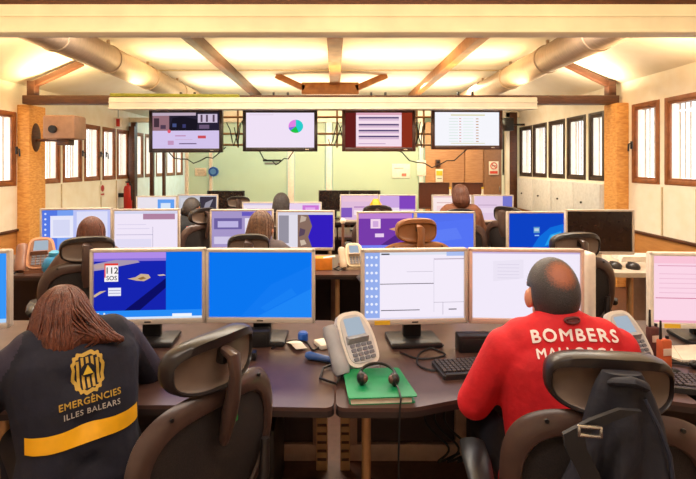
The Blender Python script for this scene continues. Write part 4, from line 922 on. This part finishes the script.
# ---------------------------------------------------------------- things on the front desks
DZ = .73
def phone(label, loc, yaw, s=1.0, cols=(phone_m, phonew_m), handset=True):
    t = thing('desk_phone', label, 'phone', loc, R(yaw)); t.scale = (s, s, s)
    T = M.Translation((0, 0, .0)) @ M.Rotation(R(58), 4, 'X')      # panel leaning back
    MB().prism(round_poly([(-.055, -.02), (.10, -.02), (.10, .10), (-.055, .10)], .02), 0, .02).loft([[(-.04, .07, .01), (.09, .07, .01), (.09, .09, .01), (-.04, .09, .01)], [(-.02, .02, .13), (.07, .02, .13), (.07, .09, .13), (-.02, .09, .13)]]).build('stand', cols[0], t)
    P = M.Translation((0.02, -.005, .022)) @ M.Rotation(R(54), 4, 'X')
    b = MB().prism(round_poly([(-.06, 0), (.085, 0), (.095, .12), (.07, .215), (-.055, .215), (-.065, .1)], .045, 6), -.012, .014, P); b.build('body', cols[1], t)
    MB().prism(round_poly([(-.048, .012), (.072, .012), (.082, .105), (.06, .2), (-.045, .2), (-.052, .1)], .04, 6), .014, .018, P).build('face', cols[0] if cols[0] is not phone_m else mat('pale_grey_face', C(200, 198, 200), .4), t)
    MB().prism(round_poly([(-.03, .115), (.052, .115), (.048, .188), (-.028, .188)], .006), .018, .021, P).build('display', emat((190, 206, 222), .75), t)
    b = MB()
    for i in range(4):
        for j in range(4): b.prism(round_poly([(-.034 + .026 * i, .022 + .017 * j), (-.014 + .026 * i, .022 + .017 * j), (-.014 + .026 * i, .034 + .017 * j), (-.034 + .026 * i, .034 + .017 * j)], .003), .018, .023, P)
    b.build('keypad', mat('key_grey', C(110, 112, 124), .4), t)
    for i in range(2): MB().prism(round_poly([(-.02 + .03 * i, .096), (.0 + .03 * i, .096), (.0 + .03 * i, .106), (-.02 + .03 * i, .106)], .003), .018, .022, P).build('soft_key', mat('key_grey', C(110, 112, 124), .4), t)
    if handset:
        loops = []
        for k, (v, w, h) in enumerate(((-.01, .026, .04), (.01, .034, .055), (.05, .032, .045), (.11, .03, .042), (.15, .033, .052), (.175, .026, .034))):
            loops.append([P @ V((-.092 + w * math.cos(2 * PI * j / 14), v, .006 + h * .6 * math.sin(2 * PI * j / 14))) for j in range(14)])
        MB().loft(loops).build('handset', cols[0], t)
        MB().tube([(-.08, -.02, .02), (-.12, -.05, .008), (-.15, .02, .008), (-.1, .09, .01), (-.02, .09, .02)], .005).build('cord', dark_m, t)
    return t
phone('grey desk phone with a pale face beside the green folder', (px(357, 1.98), 1.98, DZ), 30, 1.08)
phone('grey desk phone right of the man in red', (px(637, 2.0), 2.02, DZ), 18, 1.05)
tanp = mat('tan_phone', C(136, 90, 68), .45)
phone('tan desk phone with a pink display at the far left', (px(33, 3.82), 3.83, DZ), 25, 1.3, cols=(tanp, mat('tan_phone_face', C(196, 140, 106), .45)))
phone('beige desk phone beside the orange box on the second row', (px(352, 3.95), 3.95, DZ), 10, 1.0, cols=(mat('beige_phone', C(190, 166, 140), .45), mat('beige_phone_face', C(222, 206, 176), .45)))
fd = thing('folder', 'green folder under the black headset on the front desk', 'folder', (px(374, 1.84), 1.84, DZ), R(4))
fd.scale = (1.06, 1.2, 1.1)
gfm = mat('green_card', C(0, 140, 84), .55, scale=12, c2=C(0, 124, 74))
MB().prism(round_poly([(-.10, -.095), (.13, -.095), (.115, .10), (-.10, .10)], .012), .0, .003).prism(round_poly([(-.105, -.1), (.135, -.1), (.115, .105), (-.105, .105)], .012), .022, .026).build('cover', gfm, fd)
MB().box((.01, -.002, .0125), (.21, .185, .019)).build('pages', paper_m, fd)
hd = thing('headset', 'black headset lying on the green folder', 'headset', (px(378, 1.83), 1.83, DZ + .029), R(-4))
MB().tube([(.07 * math.cos(a), .02 + .08 * math.sin(a), .022 + .014 * math.sin(a)) for a in [R(-20) + R(220) * k / 16 for k in range(17)]], .006, n=8).build('headband', black_m, hd)
for sx in (-1, 1):
    e = MB().sph((sx * .062, -.012, .024), (.02, .026, .024), 16).build('ear_cushion', black_m, hd)
    MB().sph((sx * .05, -.02, .026), (.012, .018, .016), 14).build('speaker_cap', mat('brown_cap', C(92, 58, 50), .4), e)
MB().tube([(.062, -.03, .02), (.075, -.07, .012), (.08, -.12, .004), (.075, -.132, -.03), (.07, -.135, -.2), (.072, -.134, -.5)], .0035, n=6).build('cord', dark_m, hd)
def keyboard(label, loc, yaw, w=.42):
    t = thing('keyboard', label, 'keyboard', loc, R(yaw))
    kbm = mat('charcoal_keyboard', C(40, 36, 38), .45)
    b = MB().prism(round_poly([(-w / 2, -.085), (w / 2, -.085), (w / 2, .075), (-w / 2, .075)], .015), 0, .016); b.build('case', kbm, t)
    MB().box((0, -.072, .017), (w - .02, .024, .008), .003).build('wrist_rest', black_m, t)
    b = MB(); n = int((w - .02) / .0195)
    for j in range(6):
        for i in range(n):
            if j == 0 and 4 < i < 11: continue
            b.box((-w / 2 + .02 + .0195 * i, -.044 + .0205 * j, .02), (.016, .0165, .01), .002, seg=1)
        if j == 0: b.box((-w / 2 + .02 + .0195 * 7.5, -.044, .02), (.11, .0165, .01), .002, seg=1)
    b.build('keys', mat('key_cap', C(66, 58, 60), .4), t)
    return t
keyboard('black keyboard on the front desk left of the man in red', (px(484, 2.06), 2.03, DZ), 8, .44)
keyboard('black keyboard at the right edge of the front row', (px(705, 1.86), 1.86, DZ), -14, .40)
st = thing('stapler', 'blue stapler lying on the front desk left of the phone', 'stapler', (px(321, 2.11), 2.10, DZ), R(-25))
MB().loft([[(x, w * math.cos(2 * PI * j / 12), .018 + h * math.sin(2 * PI * j / 12)) for j in range(12)] for x, w, h in ((-.075, .012, .012), (-.06, .021, .018), (.0, .016, .014), (.07, .013, .011), (.08, .008, .008))]).build('body', mat('steel_blue', C(52, 92, 160), .35), st)
MB().box((.01, 0, .004), (.14, .022, .008), .003).build('base', black_m, st)
pp = thing('paper_slip', 'curled white paper slip below the all blue screen', 'paper', (px(296, 2.28), 2.28, DZ), R(-62))
b = MB(); L0 = []
for i in range(9):
    f = i / 8; L0.append([(-.07 + .14 * f, -.028, .003 + .012 * math.sin(f * PI) ** 2 + .012 * f * f), (-.07 + .14 * f, .028, .003 + .012 * math.sin(f * PI) ** 2 + .008 * f * f), (-.07 + .14 * f, .028, .002 + .012 * math.sin(f * PI) ** 2 + .008 * f * f), (-.07 + .14 * f, -.028, .002 + .012 * math.sin(f * PI) ** 2 + .012 * f * f)])
b.loft(L0).build('sheet', paper_m, pp)
p2 = thing('paper_slip', 'white paper corner behind the grey phone on the left desk', 'paper', (px(323, 2.28), 2.28, DZ), R(25))
MB().box((0, 0, .012), (.06, .09, .022), .004).build('pad', paper_m, p2)
cap = thing('bottle_cap', 'small bright blue round cap on the left desk below the blue screen', 'bottle_cap', (px(303, 2.36), 2.36, DZ))  # blue round item taken for a bottle cap
MB().lathe([(.001, 0), (.024, 0), (.026, .005), (.025, .035), (.018, .042), (.001, .043)], n=18).build('shell', blue_m, cap)
cb2 = thing('dark_box', 'small black cube on the left desk behind the turned chair', 'box', (px(251, 2.13), 2.13, DZ))
MB().box((0, 0, .018), (.05, .045, .036), .006).build('case', black_m, cb2)
for x, Y, w, lab, ya in ((295 - 38, 2.42, .17, 'black speaker bar under the all blue screen', 4), (466, 2.36, .16, 'black dock under the gap of the two white screens', 3)):
    d = thing('docking_unit', lab, 'dock', (px(x, Y), Y - .13, DZ), R(ya)); MB().box((0, 0, .04), (w, .07, .08), .008).build('case', black_m, d)
    MB().box((0, -.037, .04), (w * .8, .004, .05), .002).build('grille', dark_m, d)
def cable(label, pts, r=.004, m=None):
    o = tag(MB().tube(pts, r, n=6).build('cable', m or dark_m), label, 'cable'); return o
def crv(pts, n=6):
    pts = [V(p) for p in pts]; out = []
    for i in range(len(pts) - 1):
        p0 = pts[max(0, i - 1)]; p1 = pts[i]; p2 = pts[i + 1]; p3 = pts[min(len(pts) - 1, i + 2)]
        for j in range(n):
            t = j / n
            out.append(.5 * ((2 * p1) + (-p0 + p2) * t + (2 * p0 - 5 * p1 + 4 * p2 - p3) * t * t + (-p0 + 3 * p1 - 3 * p2 + p3) * t ** 3))
    out.append(pts[-1]); return out
z = DZ + .005
cable('black cable looping on the desk under the white form screen', crv([(.30, 2.2, z), (.38, 2.12, z), (.50, 2.16, z), (.46, 2.24, z), (.36, 2.3, z)]))
cable('black cable trailing from the keyboard to the white form screen', crv([(.47, 2.06, z), (.42, 2.0, z), (.36, 2.06, z), (.40, 2.2, z), (.52, 2.28, z)]))
cable('black cable on the left desk by the bright blue cap', crv([(-.30, 2.24, z), (-.22, 2.34, z), (-.14, 2.32, z), (-.1, 2.22, z), (-.06, 2.3, z)]))
hc = thing('headset', 'black wired headset on the desk at the right edge', 'headset', (px(686, 1.98), 2.0, DZ))
MB().tube(crv([(-.1, .02, .008), (-.04, .07, .008), (.05, .06, .008), (.09, 0, .008), (.03, -.05, .008), (-.06, -.04, .008), (-.1, .01, .009)]), .007, n=8).build('band', black_m, hc)
for q in ((-.07, -.045, .018), (.08, .03, .018)): MB().sph(q, (.03, .022, .016)).build('ear_cushion', black_m, hc)
def radio(label, x, Y, body, zz=0.0):
    t = thing('handheld_radio', label, 'radio', (px(x, Y), Y, DZ), R(8))
    MB().box((0, 0, .012), (.075, .06, .024), .006).build('charger', black_m, t)
    MB().box((0, 0, .085), (.052, .034, .13), .01).build('body', body, t)
    MB().box((0, -.018, .10), (.038, .004, .03), .002).build('display', mat('radio_display', C(230, 200, 180), .3), t)
    MB().cyl((-.016, 0, .148), (-.016, 0, .225), .006, .004, n=10).build('antenna', black_m, t)
    MB().cyl((.014, 0, .148), (.014, 0, .162), .007, n=10).build('knob', black_m, t)
radio('orange handheld radio in its charger, nearer of the two at the right', 664, 1.97, mat('orange_radio', C(206, 96, 54), .4))
radio('dark red handheld radio in its charger, farther of the two at the right', 653, 2.12, mat('maroon_radio', C(96, 50, 48), .4))
bk = thing('open_booklet', 'open white booklet under the pink table screen', 'booklet', (px(684, 2.14), 2.18, DZ), R(-25))
for sx in (-1, 1): MB().box((sx * .07, 0, .02 - .0), (.14, .19, .008), rot=M.Rotation(R(-12 * sx), 3, 'Y')).build('page', paper_m, bk)

# ---------------------------------------------------------------- under the desks
def tower(label, x, Y, m=black_m):
    t = thing('computer_tower', label, 'computer', (x, Y, 0)); MB().box((0, 0, .225), (.19, .42, .43), .01).build('case', m, t)
    MB().box((0, -.212, .33), (.15, .006, .05), .002).box((0, -.212, .26), (.15, .006, .03), .002).build('drive_bay', dark_m, t)
    for sx in (-1, 1): MB().box((sx * .07, 0, .006), (.02, .36, .012)).build('foot', dark_m, t)
tower('black computer tower under the left desk edge by the seam', -.36, 2.28)
tower('black computer tower under the left desk near the turned chair', -.62, 2.3)
tower('black computer tower under the middle second row desk', -.30, 4.26)
tower('dark computer tower under the curved front desk', 1.12, 2.3, cs_m)
for k in range(3):
    x = .50 + .05 * k
    cable(('tangled dark cable under the curved desk, nearest the table leg', 'tangled dark cable under the curved desk, middle one', 'tangled dark cable under the curved desk, nearest the chair')[k], crv([(x, 2.5, .68), (x + .05, 2.46, .5), (x - .04, 2.44, .3), (x + .08, 2.42, .16), (x + .02, 2.4, .1), (x + .14, 2.44, .12)]), .006)
for x, w, lab in ((px(345, 2.5), .05, 'tan cable riser beside the desk seam'), (px(322, 2.5), .06, 'tan riser plate left of the desk seam')):
    d = thing('cable_riser', lab, 'cable riser', (x, 2.50, 0)); b = MB().box((0, 0, .34), (w, .03, .68), .004)
    for k in range(14): b.box((0, -.017, .06 + .045 * k), (w * .8, .006, .012), mi=1)
    b.build('channel', [legm, brown_m], d)

# ---------------------------------------------------------------- second row small things
ob = thing('card_box', 'orange card box on the second row desk left of the beige phone', 'box', (px(322, 4.0), 3.98, DZ), R(2))
MB().box((0, 0, .05), (.17, .12, .1), .004).build('box', orange_m, ob); MB().box((.06, -.03, .104), (.1, .05, .006), rot=M.Rotation(R(-8), 3, 'Y')).build('leaflet', paper_m, ob)
ms_ = thing('microphone', 'slim upright desk microphone with a pale tip beside the beige phone', 'microphone', (px(343, 4.1), 4.15, DZ))
MB().lathe([(.001, 0), (.04, 0), (.04, .015), (.014, .02), (.012, .36), (.001, .36)]).build('stem', mat('brown_stem', C(120, 80, 60), .5), ms_); MB().sph((0, 0, .38), .026).build('tip', paper_m, ms_)
sp = thing('desk_toy', 'round turquoise jar with a lid at the far left', 'jar', (px(23, 3.4), 3.78, DZ))
MB().lathe([(.001, 0), (.05, 0), (.085, .04), (.09, .08), (.065, .13), (.035, .15), (.001, .15)]).build('jar', mat('turquoise', C(40, 130, 180), .35), sp); MB().lathe([(.001, .15), (.04, .15), (.04, .175), (.02, .19), (.001, .19)]).build('lid', mat('turquoise_lid', C(60, 150, 190), .4), sp)
sp.name = 'jar'
for x, lab in ((617, 'dark computer mouse, left one on the pale rounded desk'), (633, 'dark computer mouse, right one on the pale rounded desk')):
    mo = thing('computer_mouse', lab, 'mouse', (px(x, 3.98), 3.98 + (.03 if x < 620 else 0), DZ), R(20))
    MB().sph((0, 0, .018), (.045, .06, .04), 18).build('shell', cs_m, mo); MB().cyl((0, .02, .052), (0, .045, .046), .006).build('wheel', black_m, mo)
kb3 = thing('paper_stack', 'stack of white papers on the pale rounded desk', 'papers', (px(634, 4.35), 4.36, DZ), R(-6))
for k in range(4): MB().box((.004 * k, 0, .006 + .012 * k), (.3, .2, .011), .002).build('sheet_bundle', white_m, kb3)
dn = thing('desk_organiser', 'small pale object above the frame of the all blue monitor', 'organiser', (px(208, 3.9), 3.9, DZ), R(5))
MB().box((0, 0, .06), (.14, .1, .12), .02).build('body', paper_m, dn); MB().box((.0, 0, .13), (.12, .08, .02), .008).build('lid', white_m, dn)
yl = thing('yellow_blob', 'small yellow object of invented shape above the far brown headrest', 'yellow_item', (px(376, 5.85), 5.9, DZ))  # unidentified yellow patch; its stem and shade are invented
MB().lathe([(.001, 0), (.05, 0), (.05, .012), (.008, .016), (.008, .33), (.001, .33)]).build('stem', brown_m, yl); MB().lathe([(.03, .45), (.075, .38), (.07, .3), (.06, .3), (.02, .44)]).build('shade', yellow_m, yl)
yl.name = 'yellow_object'
for x, lab in ((450.5, 'slim pale bottle between the raised monitors, left one'), (483, 'slim pale bottle right of the raised monitors')):
    bt = thing('bottle', lab, 'bottle', (px(x, 7.3), 7.32, DZ)); MB().lathe([(.001, 0), (.035, 0), (.035, .36), (.015, .44), (.015, .5), (.001, .5)]).build('body', paper_m, bt); MB().cyl((0, 0, .5), (0, 0, .53), .018).build('cap', yellow_m, bt)

# ---------------------------------------------------------------- repeats
GROUPS = {'monitor': 'monitors on the desks', 'chair': 'office chairs at the desks', 'desk': 'desks in rows', 'person': 'people at work in the room',
          'television': 'screens hanging under the far truss', 'phone': 'desk phones', 'keyboard': 'keyboards on the front desks', 'computer': 'computer towers under the desks',
          'cable': 'loose cables', 'duct': 'ventilation ducts', 'notice': 'paper notices on the glass', 'mouse': 'mice on the pale desk', 'radio': 'handheld radios', 'bottle': 'bottles on the back desk',
          'headset': 'headsets on the front desks', 'dock': 'black docks behind the front desks', 'paper': 'paper slips on the left desk', 'cable riser': 'cable risers at the desk seam'}
for o in S.objects:
    if not o.parent and o.get('category') in GROUPS: o['group'] = GROUPS[o['category']]

# ---------------------------------------------------------------- light
W = bpy.data.worlds.new('world'); S.world = W; W.use_nodes = True
bg = W.node_tree.nodes['Background']; bg.inputs['Color'].default_value = (1, .97, .93, 1); bg.inputs['Strength'].default_value = 3.2
def area(name, loc, rot, sx, sy, p, c):
    l = bpy.data.lights.new(name, 'AREA'); l.shape = 'RECTANGLE'; l.size = sx; l.size_y = sy; l.energy = p; l.color = c
    o = bpy.data.objects.new(name, l); COL.objects.link(o); o.location = loc; o.rotation_euler = rot
    return o
warm = (1, .74, .38); soft = (1, .88, .72)
area('front_fill', (-.2, .7, 2.95), (0, 0, 0), 5.0, .5, 80, (1, .87, .74))  # added unseen fill behind the viewpoint for the foreground and near casing
area('middle_fill', (-.2, 4.3, 3.0), (0, 0, 0), 6.0, .4, 270, (1, .9, .76))  # added downlight, out of view, brightening walls and desk rows
area('trough_uplight_far', (-.1, 6.45, 2.60), (PI, 0, 0), 5.4, .12, 85, warm)
area('back_ceiling_fill', (-.1, 8.6, 2.45), (PI, 0, 0), 6.0, .3, 95, (1, .84, .55))  # added to whiten the far ceiling, no fitting known there
area('trough_uplight_near', (-.2, 3.05, 2.62), (PI, 0, 0), 7.0, .12, 80, warm)
area('left_amber_fill', (-3.55, 6.3, 2.56), (PI, 0, 0), .8, .3, 26, (1, .74, .34))  # added glow for the dull left ceiling flank
area('left_front_amber_fill', (-3.5, 4.6, 2.45), (PI, 0, 0), .8, .3, 22, (1, .66, .28))  # invented amber light giving the upper left its orange tint
area('right_amber_fill', (3.2, 6.3, 2.56), (PI, 0, 0), .8, .3, 20, (1, .80, .5))  # added warm fill for the right ceiling flank
area('right_front_amber_fill', (3.1, 4.6, 2.45), (PI, 0, 0), .8, .3, 16, (1, .68, .34))  # invented amber light tinting the ceiling at right
area('casing_amber_fill', (-.6, 1.5, 2.15), (R(112), 0, 0), 6.0, .25, 34, (1, .70, .32))  # added warm wash on the near casing, imitates an orange flare
area('back_warm_fill', (1.0, 8.4, 3.0), (0, 0, 0), 4.0, .4, 200, (1, .86, .6))  # added fill, yellows the right of the back area
area('corridor_cool_fill', (-2.4, 12.0, 3.0), (0, 0, 0), 2.6, .6, 110, (.72, .98, 1))  # added cool fill turning the left panes teal
area('corridor_warm_fill', (1.9, 12.0, 3.0), (0, 0, 0), 3.0, .6, 110, (1, .88, .55))  # added warm counterpart for the yellower right panes
vs_ = S.view_settings
S.display_settings.display_device = 'sRGB'
vs_.view_transform = 'Standard'; vs_.look = 'None'; vs_.gamma = 1; vs_.exposure = 0; vs_.use_curve_mapping = False
S.cycles.use_denoising = True
S.cycles.max_bounces = 8
